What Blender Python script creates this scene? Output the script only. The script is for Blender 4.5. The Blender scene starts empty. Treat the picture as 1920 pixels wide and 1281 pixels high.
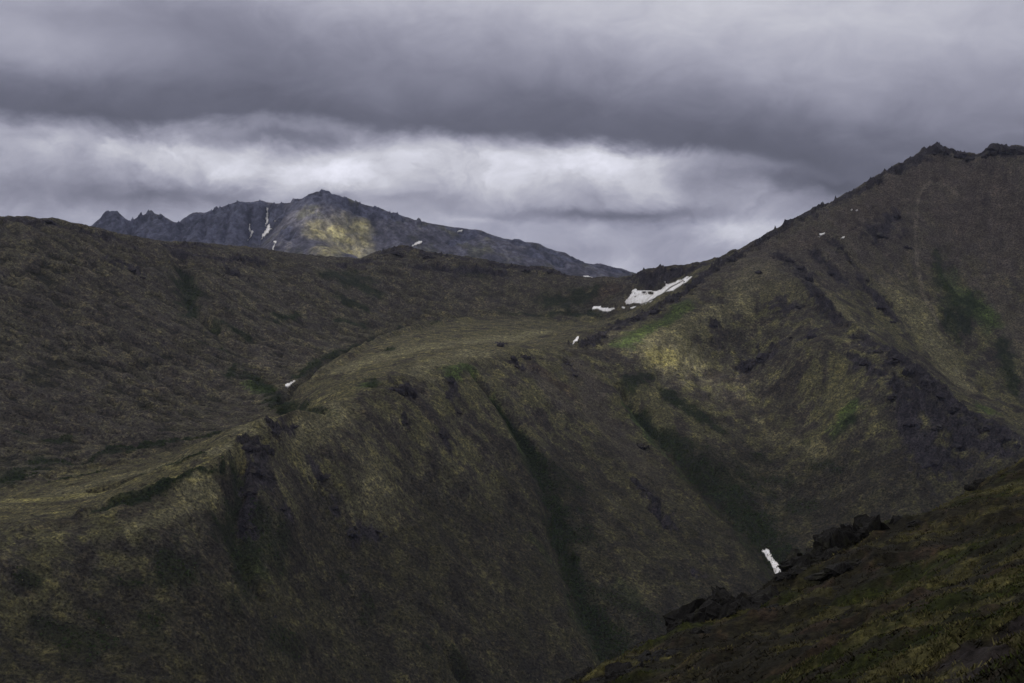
import bpy, math, random
import numpy as np
from mathutils import Vector, Matrix

random.seed(7)
RNG = np.random.default_rng(11)
sc = bpy.context.scene
col = sc.collection

# ------------------------------------------------------------------ camera
F = 2667.0            # focal length in pixels of the 1920 px wide photograph (50 mm on 36 mm)
V0 = 500.0            # eye level row
CU, CV = 960.0, 640.5
PITCH = math.atan((CV - V0) / F)
cam_d = bpy.data.cameras.new('camera')
cam_d.sensor_width = 36.0
cam_d.lens = 50.0
cam_d.clip_start = 0.5
cam_d.clip_end = 120000.0
cam = bpy.data.objects.new('camera', cam_d)
col.objects.link(cam)
cam.location = (0, 0, 0)
cam.rotation_euler = (math.radians(90) - PITCH, 0, 0)
sc.camera = cam

# ------------------------------------------------------------------ light
EXPOSURE = 0.8
SUN_EL, SUN_AZ = math.radians(40), math.radians(-82)    # azimuth from the view direction, negative = left
SUNV = np.array([math.cos(SUN_EL) * math.sin(SUN_AZ), math.cos(SUN_EL) * math.cos(SUN_AZ), math.sin(SUN_EL)])
sun_d = bpy.data.lights.new('sun', 'SUN')
sun_d.energy = 5.0
sun_d.angle = math.radians(0.5)
sun_d.color = (1.0, 0.93, 0.80)
sun = bpy.data.objects.new('sun', sun_d)
col.objects.link(sun)
sun.rotation_euler = Vector(SUNV).to_track_quat('Z', 'Y').to_euler()
sun.location = (-3000, 1000, 4000)
sc.view_settings.view_transform = 'Standard'
sc.view_settings.look = 'None'
sc.view_settings.exposure = EXPOSURE
sc.view_settings.gamma = 1.0
sc.view_settings.use_curve_mapping = False
sc.render.engine = 'CYCLES'
sc.cycles.use_denoising = True
sc.cycles.max_bounces = 4
sc.cycles.diffuse_bounces = 2
sc.cycles.volume_bounces = 1
sc.cycles.transparent_max_bounces = 8


class NT:
    """small node-tree writer"""
    def __init__(self, tree):
        self.t = tree
        tree.nodes.clear()

    def n(self, kind, **kw):
        nd = self.t.nodes.new(kind)
        for k, v in kw.items():
            setattr(nd, k, v)
        return nd

    def link(self, a, b):
        self.t.links.new(a, b)

    def val(self, sock, v):
        if isinstance(v, bpy.types.NodeSocket):
            self.link(v, sock)
        else:
            sock.default_value = v

    def math(self, op, a, b=None, c=None, clamp=False):
        nd = self.n('ShaderNodeMath', operation=op, use_clamp=clamp)
        self.val(nd.inputs[0], a)
        if b is not None:
            self.val(nd.inputs[1], b)
        if c is not None:
            self.val(nd.inputs[2], c)
        return nd.outputs[0]

    def vmath(self, op, a, b=None):
        nd = self.n('ShaderNodeVectorMath', operation=op)
        self.val(nd.inputs[0], a)
        if b is not None:
            self.val(nd.inputs[1], b)
        return nd.outputs['Value'] if op in ('DOT_PRODUCT', 'LENGTH') else nd.outputs[0]

    def noise(self, vec, scale, detail=4.0, rough=0.55, dist=0.0):
        nd = self.n('ShaderNodeTexNoise')
        if vec is not None:
            self.link(vec, nd.inputs['Vector'])
        nd.inputs['Scale'].default_value = scale
        nd.inputs['Detail'].default_value = detail
        nd.inputs['Roughness'].default_value = rough
        nd.inputs['Distortion'].default_value = dist
        return nd

    def mapr(self, v, a, b, c, d, smooth=False):
        nd = self.n('ShaderNodeMapRange')
        if smooth:
            nd.interpolation_type = 'SMOOTHSTEP'
        self.val(nd.inputs[0], v)
        for i, q in enumerate((a, b, c, d)):
            nd.inputs[i + 1].default_value = q
        return nd.outputs[0]

    def mix(self, f, a, b, blend='MIX'):
        nd = self.n('ShaderNodeMix', data_type='RGBA', blend_type=blend)
        self.val(nd.inputs[0], f)
        self.val(nd.inputs[6], a)
        self.val(nd.inputs[7], b)
        return nd.outputs[2]


def pix_dir(u, v):
    """world direction through a pixel of the photograph, y component 1"""
    a = (np.asarray(u, float) - CU) / F
    b = -(np.asarray(v, float) - CV) / F
    cp, sp = math.cos(PITCH), math.sin(PITCH)
    y = cp + b * sp
    z = -sp + b * cp
    return a / y, z / y


# ------------------------------------------------------------------ sky: overcast world
SKY_STRENGTH = 0.1
world = bpy.data.worlds.new('World')
sc.world = world
world.use_nodes = True
w = NT(world.node_tree)
tc = w.n('ShaderNodeTexCoord')
sep = w.n('ShaderNodeSeparateXYZ')
w.link(tc.outputs['Generated'], sep.inputs[0])
az = w.math('ARCTAN2', sep.outputs[0], sep.outputs[1])
el = w.math('ARCSINE', sep.outputs[2])
cmb = w.n('ShaderNodeCombineXYZ')
w.link(az, cmb.inputs[0])
w.link(el, cmb.inputs[1])
P0 = cmb.outputs[0]
stretch = w.vmath('MULTIPLY', P0, (1.0, 1.7, 1.0))
nz = w.noise(stretch, 8.0, 6.0, 0.6, 0.2)
nz2 = w.noise(stretch, 20.0, 7.0, 0.62, 0.5)
wv = w.vmath('MULTIPLY', w.vmath('SUBTRACT', nz.outputs['Color'], (0.5, 0.5, 0.5)), (0.090, 0.034, 0.0))
wv2 = w.vmath('MULTIPLY', w.vmath('SUBTRACT', nz2.outputs['Color'], (0.5, 0.5, 0.5)), (0.034, 0.024, 0.0))
PW = w.vmath('ADD', w.vmath('ADD', P0, wv), wv2)
# the heavy upper layer: its ragged lower edge, from left to right (u, v)
EDGE_PX = [(0, 226), (150, 238), (265, 246), (330, 236), (450, 232), (560, 238), (700, 247), (850, 254), (1000, 261), (1100, 268), (1250, 290), (1400, 312), (1600, 338), (1900, 345)]
fc = w.n('ShaderNodeFloatCurve')
cur = fc.mapping.curves[0]
pts = []
for (u, v) in EDGE_PX:
    ax, bz = pix_dir(u, v)
    pts.append(((math.atan(ax) + 0.4) / 0.8, (math.atan(bz / math.hypot(1, ax))) / 0.2))
cur.points[0].location = pts[0]
cur.points[1].location = pts[-1]
for p in pts[1:-1]:
    cur.points.new(*p)
fc.mapping.update()
sepw = w.n('ShaderNodeSeparateXYZ')
w.link(PW, sepw.inputs[0])
w.link(w.math('DIVIDE', w.math('ADD', sepw.outputs[0], 0.4), 0.8, clamp=True), fc.inputs['Value'])
hgt = w.math('MULTIPLY', w.math('SUBTRACT', sepw.outputs[1], w.math('MULTIPLY', fc.outputs[0], 0.2)), F)   # height above that edge
above = w.math('ADD', 0.118, w.math('MULTIPLY', w.mapr(hgt, 15.0, 300.0, 0.0, 1.0, True), 0.36))


def masses(lst):
    total = None
    for (u, v, ru, rv, amp) in lst:
        ax, bz = pix_dir(u, v)
        caz, cel = math.atan(ax), math.atan(bz / math.hypot(1, ax))
        d = w.vmath('MULTIPLY', w.vmath('SUBTRACT', PW, (caz, cel, 0)), (F / ru, F / rv, 0))
        g = w.math('MULTIPLY', w.math('POWER', math.e, w.math('MULTIPLY', w.vmath('DOT_PRODUCT', d, d), -1.0)), amp)
        total = g if total is None else w.math('ADD', total, g)
    return total


# single cloud masses: (u, v, half width, half height, brightness difference)
above = w.math('ADD', above, masses([(40, 95, 190, 50, .12), (270, 15, 170, 50, -.12), (1820, 230, 220, 70, .03), (1650, 230, 300, 60, -.02), (560, 60, 220, 60, -.06), (1200, 20, 420, 60, .06), (1880, 120, 120, 60, -.06), (700, 170, 160, 40, .03)]))
below = w.math('ADD', 0.37, masses([
    (150, 275, 190, 20, .13), (330, 284, 120, 22, .28), (480, 318, 130, 24, .24), (620, 325, 120, 26, .24), (740, 292, 110, 27, .28), (1000, 308, 140, 32, .26), (1140, 304, 120, 30, .26), (900, 340, 250, 30, .16), (1230, 350, 120, 24, .12),
    (480, 262, 150, 22, -.17), (600, 268, 100, 14, -.10), (120, 355, 280, 28, -.14), (350, 368, 160, 22, -.11), (1090, 402, 200, 16, -.20), (1240, 396, 120, 14, -.10), (1500, 335, 220, 28, -.19), (1680, 350, 220, 45, -.15), (700, 376, 160, 12, -.08),
    (870, 412, 45, 10, .14), (1400, 432, 100, 18, .20), (1100, 470, 250, 20, -.03), (1540, 405, 60, 16, -.06)]))
puff = w.noise(w.vmath('MULTIPLY', PW, (1.0, 1.25, 1.0)), 22.0, 7.0, 0.58, 0.4)
below = w.math('MULTIPLY', below, w.mapr(puff.outputs[0], 0.3, 0.7, 0.72, 1.24))
big = w.noise(w.vmath('MULTIPLY', tc.outputs['Generated'], (1, 1, 2.4)), 4.5, 5.0, 0.55, 0.3)
lum = w.n('ShaderNodeMix')
w.link(w.mapr(hgt, -20.0, 22.0, 0.0, 1.0, True), lum.inputs[0])
w.link(below, lum.inputs[2])
w.link(above, lum.inputs[3])
lum = lum.outputs[0]
lum = w.math('MULTIPLY', lum, w.math('ADD', 0.84, w.math('MULTIPLY', big.outputs[0], 0.32)))
lum = w.math('MULTIPLY', lum, w.math('ADD', 0.74, w.math('MULTIPLY', nz2.outputs[0], 0.52)))
lum = w.math('MAXIMUM', lum, 0.09)
# thin bright cloud is whiter, thick cloud bluer
tint = w.mix(w.mapr(lum, 0.12, 0.55, 0.0, 1.0), (0.95, 0.95, 1.28, 1), (1.0, 1.0, 1.12, 1))
cc = w.mix(1.0, tint, (1, 1, 1, 1), 'MULTIPLY')
vm = w.n('ShaderNodeVectorMath', operation='SCALE')
w.link(cc, vm.inputs[0])
w.link(w.math('MULTIPLY', lum, 1.0 / SKY_STRENGTH / 2 ** EXPOSURE), vm.inputs['Scale'])
sky = w.n('ShaderNodeTexSky', sky_type='NISHITA')
sky.sun_disc = False
sky.sun_elevation = SUN_EL
sky.sun_rotation = SUN_AZ
sky.altitude = 1000
skymix = w.mix(0.985, sky.outputs[0], vm.outputs[0])
bg = w.n('ShaderNodeBackground')
w.link(skymix, bg.inputs[0])
bg.inputs[1].default_value = SKY_STRENGTH
wo = w.n('ShaderNodeOutputWorld')
w.link(bg.outputs[0], wo.inputs[0])


# ------------------------------------------------------------------ numeric helpers
PERM = RNG.permutation(512).astype(np.int32)
GA = RNG.random(512).astype(np.float32) * 2 * math.pi
GX, GY = np.cos(GA).astype(np.float32), np.sin(GA).astype(np.float32)


def perlin(x, y, seed=0):
    x = np.asarray(x, np.float64) + seed * 17.31
    y = np.asarray(y, np.float64) - seed * 9.77
    xi = np.floor(x)
    yi = np.floor(y)
    fx = (x - xi).astype(np.float32)
    fy = (y - yi).astype(np.float32)
    xi = xi.astype(np.int64)
    yi = yi.astype(np.int64)
    ux = fx * fx * fx * (fx * (fx * 6 - 15) + 10)
    uy = fy * fy * fy * (fy * (fy * 6 - 15) + 10)

    def g(ix, iy, dx, dy):
        h = PERM[(PERM[(ix + seed * 101) & 511] + iy) & 511]
        return GX[h] * dx + GY[h] * dy
    a = g(xi, yi, fx, fy)
    b = g(xi + 1, yi, fx - 1, fy)
    c = g(xi, yi + 1, fx, fy - 1)
    d = g(xi + 1, yi + 1, fx - 1, fy - 1)
    ab = a + ux * (b - a)
    cd = c + ux * (d - c)
    return (ab + uy * (cd - ab)) * 1.5


def fbm(x, y, wl, octs=5, gain=0.5, seed=0):
    s = np.zeros(np.shape(x), np.float32)
    a = 1.0
    f = 1.0 / wl
    for k in range(octs):
        s += a * perlin(x * f, y * f, seed + k)
        a *= gain
        f *= 2.03
    return s


def ridged(x, y, wl, octs=5, gain=0.5, seed=0):
    s = np.zeros(np.shape(x), np.float32)
    a = 1.0
    f = 1.0 / wl
    prev = 1.0
    for k in range(octs):
        n = 1.0 - np.abs(perlin(x * f, y * f, seed + k)) * 1.6
        n = np.clip(n, 0, 1) ** 2
        s += a * n * prev
        prev = np.clip(n, 0.2, 1)
        a *= gain
        f *= 2.07
    return s


def sstep(a, b, x):
    t = np.clip((x - a) / (b - a), 0, 1)
    return t * t * (3 - 2 * t)


def mixc(a, b, m):
    return a + (b - a) * m[:, None]


def at(u, v, Y):
    ax, bz = pix_dir(u, v)
    return (ax * Y, Y, bz * Y)


def dense(line, step=16.0):
    """resample a list of (u, v, depth) every few pixels"""
    out = []
    for p, q in zip(line[:-1], line[1:]):
        n = max(1, int(math.hypot(q[0] - p[0], q[1] - p[1]) / step))
        for k in range(n):
            t = k / n
            out.append(tuple(p[i] + (q[i] - p[i]) * t for i in range(3)))
    out.append(tuple(line[-1]))
    return out


class Field:
    sharp = False
    """height z(x, y) through scattered points (multiquadric), kept on a plan grid"""
    def __init__(self, pts, c, x0, x1, y0, y1, step):
        p = np.array(pts, float)
        key = np.round(p[:, :2] / (step * 0.8)).astype(int)
        _, idx = np.unique(key, axis=0, return_index=True)
        p = p[np.sort(idx)]
        n = len(p)
        S = 1000.0
        xy = p[:, :2] / S
        cc = c / S
        r = np.sqrt(((xy[:, None] - xy[None]) ** 2).sum(-1) + cc * cc)
        A = np.zeros((n + 3, n + 3))
        A[:n, :n] = -r + np.eye(n) * 2e-4
        A[:n, n] = 1
        A[:n, n + 1:] = xy
        A[n:, :n] = A[:n, n:].T
        sol = np.linalg.solve(A, np.concatenate([p[:, 2], np.zeros(3)]))
        self.x0, self.y0, self.st = x0, y0, step
        gx = np.arange(x0, x1 + step * 4, step)
        gy = np.arange(y0, y1 + step * 4, step)
        X, Y = np.meshgrid(gx, gy)
        q = np.stack([X.ravel(), Y.ravel()], 1) / S
        out = np.empty(len(q))
        for i in range(0, len(q), 20000):
            b = q[i:i + 20000]
            rr = np.sqrt((b[:, None, 0] - xy[None, :, 0]) ** 2 + (b[:, None, 1] - xy[None, :, 1]) ** 2 + cc * cc)
            out[i:i + 20000] = -rr @ sol[:n] + sol[n] + b @ sol[n + 1:]
        self.z = out.reshape(X.shape)
        self.gy_, self.gx_ = np.gradient(self.z, step)

    def _tap(self, arr, ix, iy):
        return arr[np.clip(iy, 0, arr.shape[0] - 1), np.clip(ix, 0, arr.shape[1] - 1)]

    def lin(self, arr, x, y):
        fx = (np.asarray(x) - self.x0) / self.st
        fy = (np.asarray(y) - self.y0) / self.st
        ix = np.floor(fx).astype(int)
        iy = np.floor(fy).astype(int)
        tx, ty = fx - ix, fy - iy
        return ((self._tap(arr, ix, iy) * (1 - tx) + self._tap(arr, ix + 1, iy) * tx) * (1 - ty)
                + (self._tap(arr, ix, iy + 1) * (1 - tx) + self._tap(arr, ix + 1, iy + 1) * tx) * ty)

    def cub(self, x, y):
        fx = (np.asarray(x) - self.x0) / self.st
        fy = (np.asarray(y) - self.y0) / self.st
        ix = np.floor(fx).astype(int)
        iy = np.floor(fy).astype(int)
        tx, ty = fx - ix, fy - iy

        def wts(t):
            if self.sharp:
                return ((-t ** 3 + 2 * t * t - t) / 2, (3 * t ** 3 - 5 * t * t + 2) / 2, (-3 * t ** 3 + 4 * t * t + t) / 2, (t ** 3 - t * t) / 2)
            return ((1 - t) ** 3 / 6, (3 * t ** 3 - 6 * t * t + 4) / 6, (-3 * t ** 3 + 3 * t * t + 3 * t + 1) / 6, t ** 3 / 6)
        wx, wy = wts(tx), wts(ty)
        s = 0
        for j in range(4):
            row = 0
            for i in range(4):
                row = row + wx[i] * self._tap(self.z, ix + i - 1, iy + j - 1)
            s = s + wy[j] * row
        return s

    def flow(self, x, y):
        a = self.lin(self.gx_, x, y)
        b = self.lin(self.gy_, x, y)
        m = np.sqrt(a * a + b * b) + 1e-6
        return a / m, b / m, m


def march(height, u, v, y0, y1, steps=700):
    """where the rays through the given pixels meet a height function"""
    ax, bz = pix_dir(np.asarray(u, float), np.asarray(v, float))
    Y = np.exp(np.linspace(math.log(y0), math.log(y1), steps))
    X = ax[:, None] * Y[None]
    Z = bz[:, None] * Y[None]
    H = height(X.ravel(), np.broadcast_to(Y, X.shape).ravel()).reshape(X.shape)
    below = H > Z
    below[:, 0] = False
    k = np.argmax(below, 1)
    hit = below.any(1)
    k = np.clip(k, 1, steps - 1)
    r = np.arange(len(k))
    d0 = Z[r, k - 1] - H[r, k - 1]
    d1 = H[r, k] - Z[r, k]
    t = np.clip(d0 / (d0 + d1 + 1e-9), 0, 1)
    yy = Y[k - 1] + (Y[k] - Y[k - 1]) * t
    yy = np.where(hit, yy, np.nan)
    return ax * yy, yy, bz * yy


class Stroke:
    """a soft band on the ground along a traced line; returns distance / half width"""
    def __init__(self, height, pts, y0=850, y1=3600):
        u, v, wd = (np.array([p[i] for p in pts], float) for i in range(3))
        x, y, z = march(height, u, v, y0, y1)
        ok = ~np.isnan(x)
        self.x, self.y = x[ok], y[ok]
        self.w = wd[ok] * self.y / F

    def d(self, x, y):
        out = np.full(np.shape(x), 9.0, np.float32)
        if len(self.x) == 0:
            return out
        m = self.w.max() * 3
        sel = np.nonzero((x > self.x.min() - m) & (x < self.x.max() + m) & (y > self.y.min() - m) & (y < self.y.max() + m))[0]
        if len(sel) == 0:
            return out
        xs, ys = x[sel], y[sel]
        best = np.full(len(sel), 9.0)
        if len(self.x) == 1:
            best = np.hypot(xs - self.x[0], ys - self.y[0]) / self.w[0]
        for i in range(len(self.x) - 1):
            ax, ay, bx, by = self.x[i], self.y[i], self.x[i + 1], self.y[i + 1]
            L = (bx - ax) ** 2 + (by - ay) ** 2 + 1e-6
            t = np.clip(((xs - ax) * (bx - ax) + (ys - ay) * (by - ay)) / L, 0, 1)
            dd = np.hypot(xs - ax - t * (bx - ax), ys - ay - t * (by - ay)) / (self.w[i] + t * (self.w[i + 1] - self.w[i]))
            best = np.minimum(best, dd)
        out[sel] = np.minimum(best, 9.0)
        return out


def strokes_d(strokes, x, y):
    out = np.full(np.shape(x), 9.0, np.float32)
    for s in strokes:
        out = np.minimum(out, s.d(x, y))
    return out


# ------------------------------------------------------------------ objects
def tag(o, label=None, cat=None, group=None, kind=None):
    if label:
        o['label'] = label
    if cat:
        o['category'] = cat
    if group:
        o['group'] = group
    if kind:
        o['kind'] = kind
    return o


def mesh_obj(name, verts, faces, mat, parent=None, smooth=True, attrs=None):
    me = bpy.data.meshes.new(name)
    verts = np.asarray(verts, np.float32)
    faces = np.asarray(faces, np.int32)
    me.vertices.add(len(verts))
    me.vertices.foreach_set('co', verts.ravel())
    k = faces.shape[1]
    me.loops.add(faces.size)
    me.loops.foreach_set('vertex_index', faces.ravel())
    me.polygons.add(len(faces))
    me.polygons.foreach_set('loop_start', np.arange(0, faces.size, k, dtype=np.int32))
    me.polygons.foreach_set('use_smooth', np.full(len(faces), smooth, bool))
    for an, arr in (attrs or {}).items():
        arr = np.asarray(arr, np.float32)
        if arr.ndim == 2:
            a = me.attributes.new(an, 'FLOAT_COLOR', 'POINT')
            c4 = np.ones((len(arr), 4), np.float32)
            c4[:, :3] = arr
            a.data.foreach_set('color', c4.ravel())
        else:
            a = me.attributes.new(an, 'FLOAT', 'POINT')
            a.data.foreach_set('value', arr)
    me.update(calc_edges=True)
    me.validate()
    me.materials.append(mat)
    o = bpy.data.objects.new(name, me)
    col.objects.link(o)
    o.parent = parent
    return o


def grid_faces(nr, nc):
    i = np.arange(nr * nc).reshape(nr, nc)
    return np.stack([i[:-1, :-1].ravel(), i[:-1, 1:].ravel(), i[1:, 1:].ravel(), i[1:, :-1].ravel()], 1)


def sub_mesh(name, V, faces, mat, attrs):
    used, inv = np.unique(faces.ravel(), return_inverse=True)
    return mesh_obj(name, V[used], inv.reshape(faces.shape), mat, attrs={k: a[used] for k, a in attrs.items()})


# ------------------------------------------------------------------ materials
def terrain_material(name, fine, bump_dist, contrast=0.45, hue=0.5):
    m = bpy.data.materials.new(name)
    m.use_nodes = True
    t = NT(m.node_tree)
    out = t.n('ShaderNodeOutputMaterial')
    b = t.n('ShaderNodeBsdfPrincipled')
    t.link(b.outputs[0], out.inputs[0])
    co = t.n('ShaderNodeTexCoord').outputs['Object']
    alb = t.n('ShaderNodeAttribute', attribute_name='albedo')
    rk = t.n('ShaderNodeAttribute', attribute_name='bare')
    n1 = t.noise(co, 1.0 / fine, 4.0, 0.72, 0.2)
    n2 = t.noise(co, 1.0 / (fine * 10), 3.0, 0.6, 0.3)
    n3 = t.noise(co, 1.0 / (fine * 2.6), 5.0, 0.75, 0.4)
    f = t.math('MULTIPLY', t.mapr(n1.outputs[0], 0.34, 0.66, 1 - contrast, 1 + contrast), t.mapr(n2.outputs[0], 0.3, 0.7, 0.72, 1.28))
    sc_ = t.n('ShaderNodeVectorMath', operation='SCALE')
    t.link(alb.outputs['Color'], sc_.inputs[0])
    t.link(f, sc_.inputs['Scale'])
    # straw-coloured grass and purple-brown heath flecks in the plant cover, none on bare rock
    veg = t.math('MULTIPLY', t.math('SUBTRACT', 1.0, rk.outputs['Fac'], clamp=True), t.mapr(n2.outputs[0], 0.36, 0.62, 0.35, 1.15))
    fy = t.math('MULTIPLY', t.mapr(n3.outputs[0], 0.51, 0.62, 0.0, hue), veg)
    c = t.mix(fy, sc_.outputs[0], (2.1, 1.98, 1.5, 1), 'MULTIPLY')
    fb = t.math('MULTIPLY', t.mapr(n3.outputs[0], 0.47, 0.36, 0.0, hue), veg)
    c = t.mix(fb, c, (0.56, 0.52, 0.58, 1), 'MULTIPLY')
    t.link(c, b.inputs['Base Color'])
    b.inputs['Roughness'].default_value = 0.95
    b.inputs['Specular IOR Level'].default_value = 0.08
    bp = t.n('ShaderNodeBump')
    bp.inputs['Strength'].default_value = 1.0
    bp.inputs['Distance'].default_value = bump_dist
    hb = t.math('ADD', n1.outputs[0], t.math('MULTIPLY', n3.outputs[0], 1.3))
    t.link(hb, bp.inputs['Height'])
    t.link(bp.outputs[0], b.inputs['Normal'])
    return m


def rock_material(name, c1, c2, fine):
    m = bpy.data.materials.new(name)
    m.use_nodes = True
    t = NT(m.node_tree)
    out = t.n('ShaderNodeOutputMaterial')
    b = t.n('ShaderNodeBsdfPrincipled')
    t.link(b.outputs[0], out.inputs[0])
    co = t.n('ShaderNodeTexCoord').outputs['Object']
    gp = t.n('ShaderNodeNewGeometry').outputs['Position']
    n1 = t.noise(gp, 1.0 / fine, 6.0, 0.7, 0.3)
    n2 = t.noise(gp, 1.0 / (fine * 5), 4.0, 0.6, 0.4)
    c = t.mix(t.mapr(n1.outputs[0], 0.3, 0.7, 0, 1), c1 + (1,), c2 + (1,))
    c = t.mix(t.mapr(n2.outputs[0], 0.52, 0.66, 0, 0.5), c, (c2[0] * 1.3, c2[1] * 1.35, c2[2] * 0.8, 1))
    t.link(c, b.inputs['Base Color'])
    b.inputs['Roughness'].default_value = 0.92
    b.inputs['Specular IOR Level'].default_value = 0.12
    bp = t.n('ShaderNodeBump')
    bp.inputs['Strength'].default_value = 0.9
    bp.inputs['Distance'].default_value = fine * 0.5
    t.link(n1.outputs[0], bp.inputs['Height'])
    t.link(bp.outputs[0], b.inputs['Normal'])
    return m


def snow_material(name, fine):
    m = bpy.data.materials.new(name)
    m.use_nodes = True
    t = NT(m.node_tree)
    out = t.n('ShaderNodeOutputMaterial')
    b = t.n('ShaderNodeBsdfPrincipled')
    t.link(b.outputs[0], out.inputs[0])
    gp = t.n('ShaderNodeNewGeometry').outputs['Position']
    n1 = t.noise(gp, 1.0 / fine, 5.0, 0.65, 0.3)
    n2 = t.noise(gp, 1.0 / (fine * 0.2), 4.0, 0.65, 0.3)
    c = t.mix(t.mapr(n1.outputs[0], 0.38, 0.66, 0, 1.0), (0.86, 0.86, 0.88, 1), (0.56, 0.55, 0.54, 1))
    c = t.mix(t.mapr(n2.outputs[0], 0.56, 0.70, 0, 0.7), c, (0.36, 0.32, 0.27, 1))
    rim = t.n('ShaderNodeAttribute', attribute_name='rim')
    c = t.mix(t.math('MULTIPLY', rim.outputs['Fac'], t.mapr(n2.outputs[0], 0.35, 0.6, 0.1, 0.75)), c, (0.30, 0.28, 0.25, 1))
    t.link(c, b.inputs['Base Color'])
    b.inputs['Roughness'].default_value = 0.7
    b.inputs['Specular IOR Level'].default_value = 0.2
    bp = t.n('ShaderNodeBump')
    bp.inputs['Strength'].default_value = 0.5
    bp.inputs['Distance'].default_value = fine * 0.1
    t.link(n1.outputs[0], bp.inputs['Height'])
    t.link(bp.outputs[0], b.inputs['Normal'])
    return m


def leaf_material(name, c1, c2, scale=2.6):
    m = bpy.data.materials.new(name)
    m.use_nodes = True
    t = NT(m.node_tree)
    out = t.n('ShaderNodeOutputMaterial')
    b = t.n('ShaderNodeBsdfPrincipled')
    t.link(b.outputs[0], out.inputs[0])
    gp = t.n('ShaderNodeNewGeometry').outputs['Position']
    n1 = t.noise(gp, scale, 4.0, 0.6)
    t.link(t.mix(t.mapr(n1.outputs[0], .35, .65, 0, 1), c1 + (1,), c2 + (1,)), b.inputs['Base Color'])
    b.inputs['Roughness'].default_value = 0.85
    b.inputs['Specular IOR Level'].default_value = 0.1
    return m


M_MID = terrain_material('tundra_cover', 2.8, 2.2, 0.8, 1.0)
M_FAR = terrain_material('alpine_rock_slope', 16.0, 7.0, 0.5, 0.5)
M_NEAR = terrain_material('heath_turf', 0.30, 0.12, 0.6, 0.8)
M_CRAG = rock_material('dark_crag_rock', (0.008, 0.007, 0.010), (0.044, 0.039, 0.043), 2.0)
M_NROCK = rock_material('lichen_dark_rock', (0.003, 0.003, 0.003), (0.020, 0.019, 0.018), 0.14)
M_SNOW = snow_material('old_snow', 12.0)

# ------------------------------------------------------------------ middle ground: relief
SKY_L = [(-220, 392, 2230), (-100, 398, 2270), (0, 406, 2300), (45, 408, 2320), (70, 412, 2330), (95, 411, 2350), (120, 419, 2380), (150, 428, 2400),
         (200, 437, 2450), (240, 450, 2500), (300, 456, 2550), (360, 458, 2620), (430, 468, 2700), (520, 478, 2780), (610, 486, 2850),
         (680, 488, 2900), (715, 473, 2930), (750, 466, 2950), (800, 474, 2950), (850, 480, 2950), (900, 486, 2960), (950, 497, 2960),
         (990, 500, 2950), (1030, 504, 2930), (1060, 516, 2900), (1095, 525, 2870), (1140, 521, 2860), (1175, 519, 2850), (1200, 508, 2840), (1230, 505, 2820),
         (1270, 500, 2780), (1310, 496, 2740), (1345, 484, 2690), (1375, 478, 2640)]
RIDGE = [(1755, 274, 2900), (1735, 285, 2880), (1700, 308, 2850), (1660, 325, 2820), (1640, 335, 2800), (1590, 366, 2760), (1540, 386, 2720), (1500, 404, 2690), (1450, 436, 2650),
         (1400, 467, 2600), (1370, 484, 2560), (1350, 498, 2530), (1320, 520, 2490), (1290, 542, 2450), (1250, 566, 2400), (1200, 593, 2350),
         (1150, 617, 2300), (1110, 637, 2250), (1080, 653, 2200)]
PEAK_R = [(1755, 274, 2900), (1780, 286, 2880), (1800, 290, 2870), (1840, 288, 2850), (1870, 276, 2830), (1920, 280, 2800), (2050, 292, 2700), (2200, 330, 2500)]
RIB = [(1400, 467, 2600), (1440, 484, 2510), (1480, 520, 2430), (1520, 560, 2360), (1570, 600, 2280), (1620, 640, 2200), (1670, 665, 2130),
       (1710, 690, 2080), (1750, 722, 2030), (1800, 770, 1980), (1850, 800, 1930), (1900, 830, 1890), (1960, 862, 1840), (2100, 930, 1740)]
BOWL = [(1700, 330, 2810), (1745, 345, 2790), (1722, 400, 2720), (1720, 500, 2590), (1640, 480, 2580), (1600, 540, 2480), (1660, 600, 2420), (1740, 600, 2460), (1720, 660, 2330), (1790, 700, 2340),
        (1830, 760, 2220), (1890, 790, 2130), (1920, 600, 2500), (1900, 450, 2650), (1920, 700, 2380), (1960, 800, 2200), (2100, 700, 2300), (2100, 500, 2500), (2100, 850, 2000)]
CREST = [(1080, 653, 2200), (1000, 666, 2090), (940, 675, 2010), (900, 687, 1940), (830, 697, 1860), (760, 710, 1780), (700, 737, 1700), (620, 768, 1600),
         (540, 800, 1500), (470, 832, 1420), (420, 870, 1360), (330, 912, 1310), (250, 938, 1280), (150, 970, 1240), (0, 992, 1200), (-150, 1010, 1150), (-350, 1030, 1100)]
STREAM = [(1000, 591, 2740), (900, 590, 2690), (800, 605, 2580), (720, 626, 2440), (640, 662, 2250), (580, 697, 2090), (540, 728, 1985), (525, 762, 1880), (470, 796, 1780),
          (380, 828, 1690), (250, 858, 1610), (100, 893, 1540), (0, 922, 1490), (-150, 965, 1400), (-350, 1010, 1320)]
BENCH = [(1100, 594, 2740), (1180, 588, 2720), (1050, 612, 2560), (1000, 604, 2600), (1000, 640, 2260), (950, 628, 2330), (850, 642, 2190), (860, 612, 2450), (760, 628, 2290), (750, 660, 2050), (690, 650, 2170), (640, 672, 2080),
         (700, 692, 1900), (640, 715, 1820), (585, 712, 1940), (600, 735, 1790), (1140, 606, 2480), (600, 765, 1680), (560, 772, 1720)]
FLAT = [(100, 925, 1450), (250, 885, 1500), (330, 862, 1560), (150, 948, 1370), (0, 945, 1400), (400, 845, 1560), (0, 972, 1290), (-150, 985, 1300), (470, 808, 1620), (300, 895, 1420)]


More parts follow.
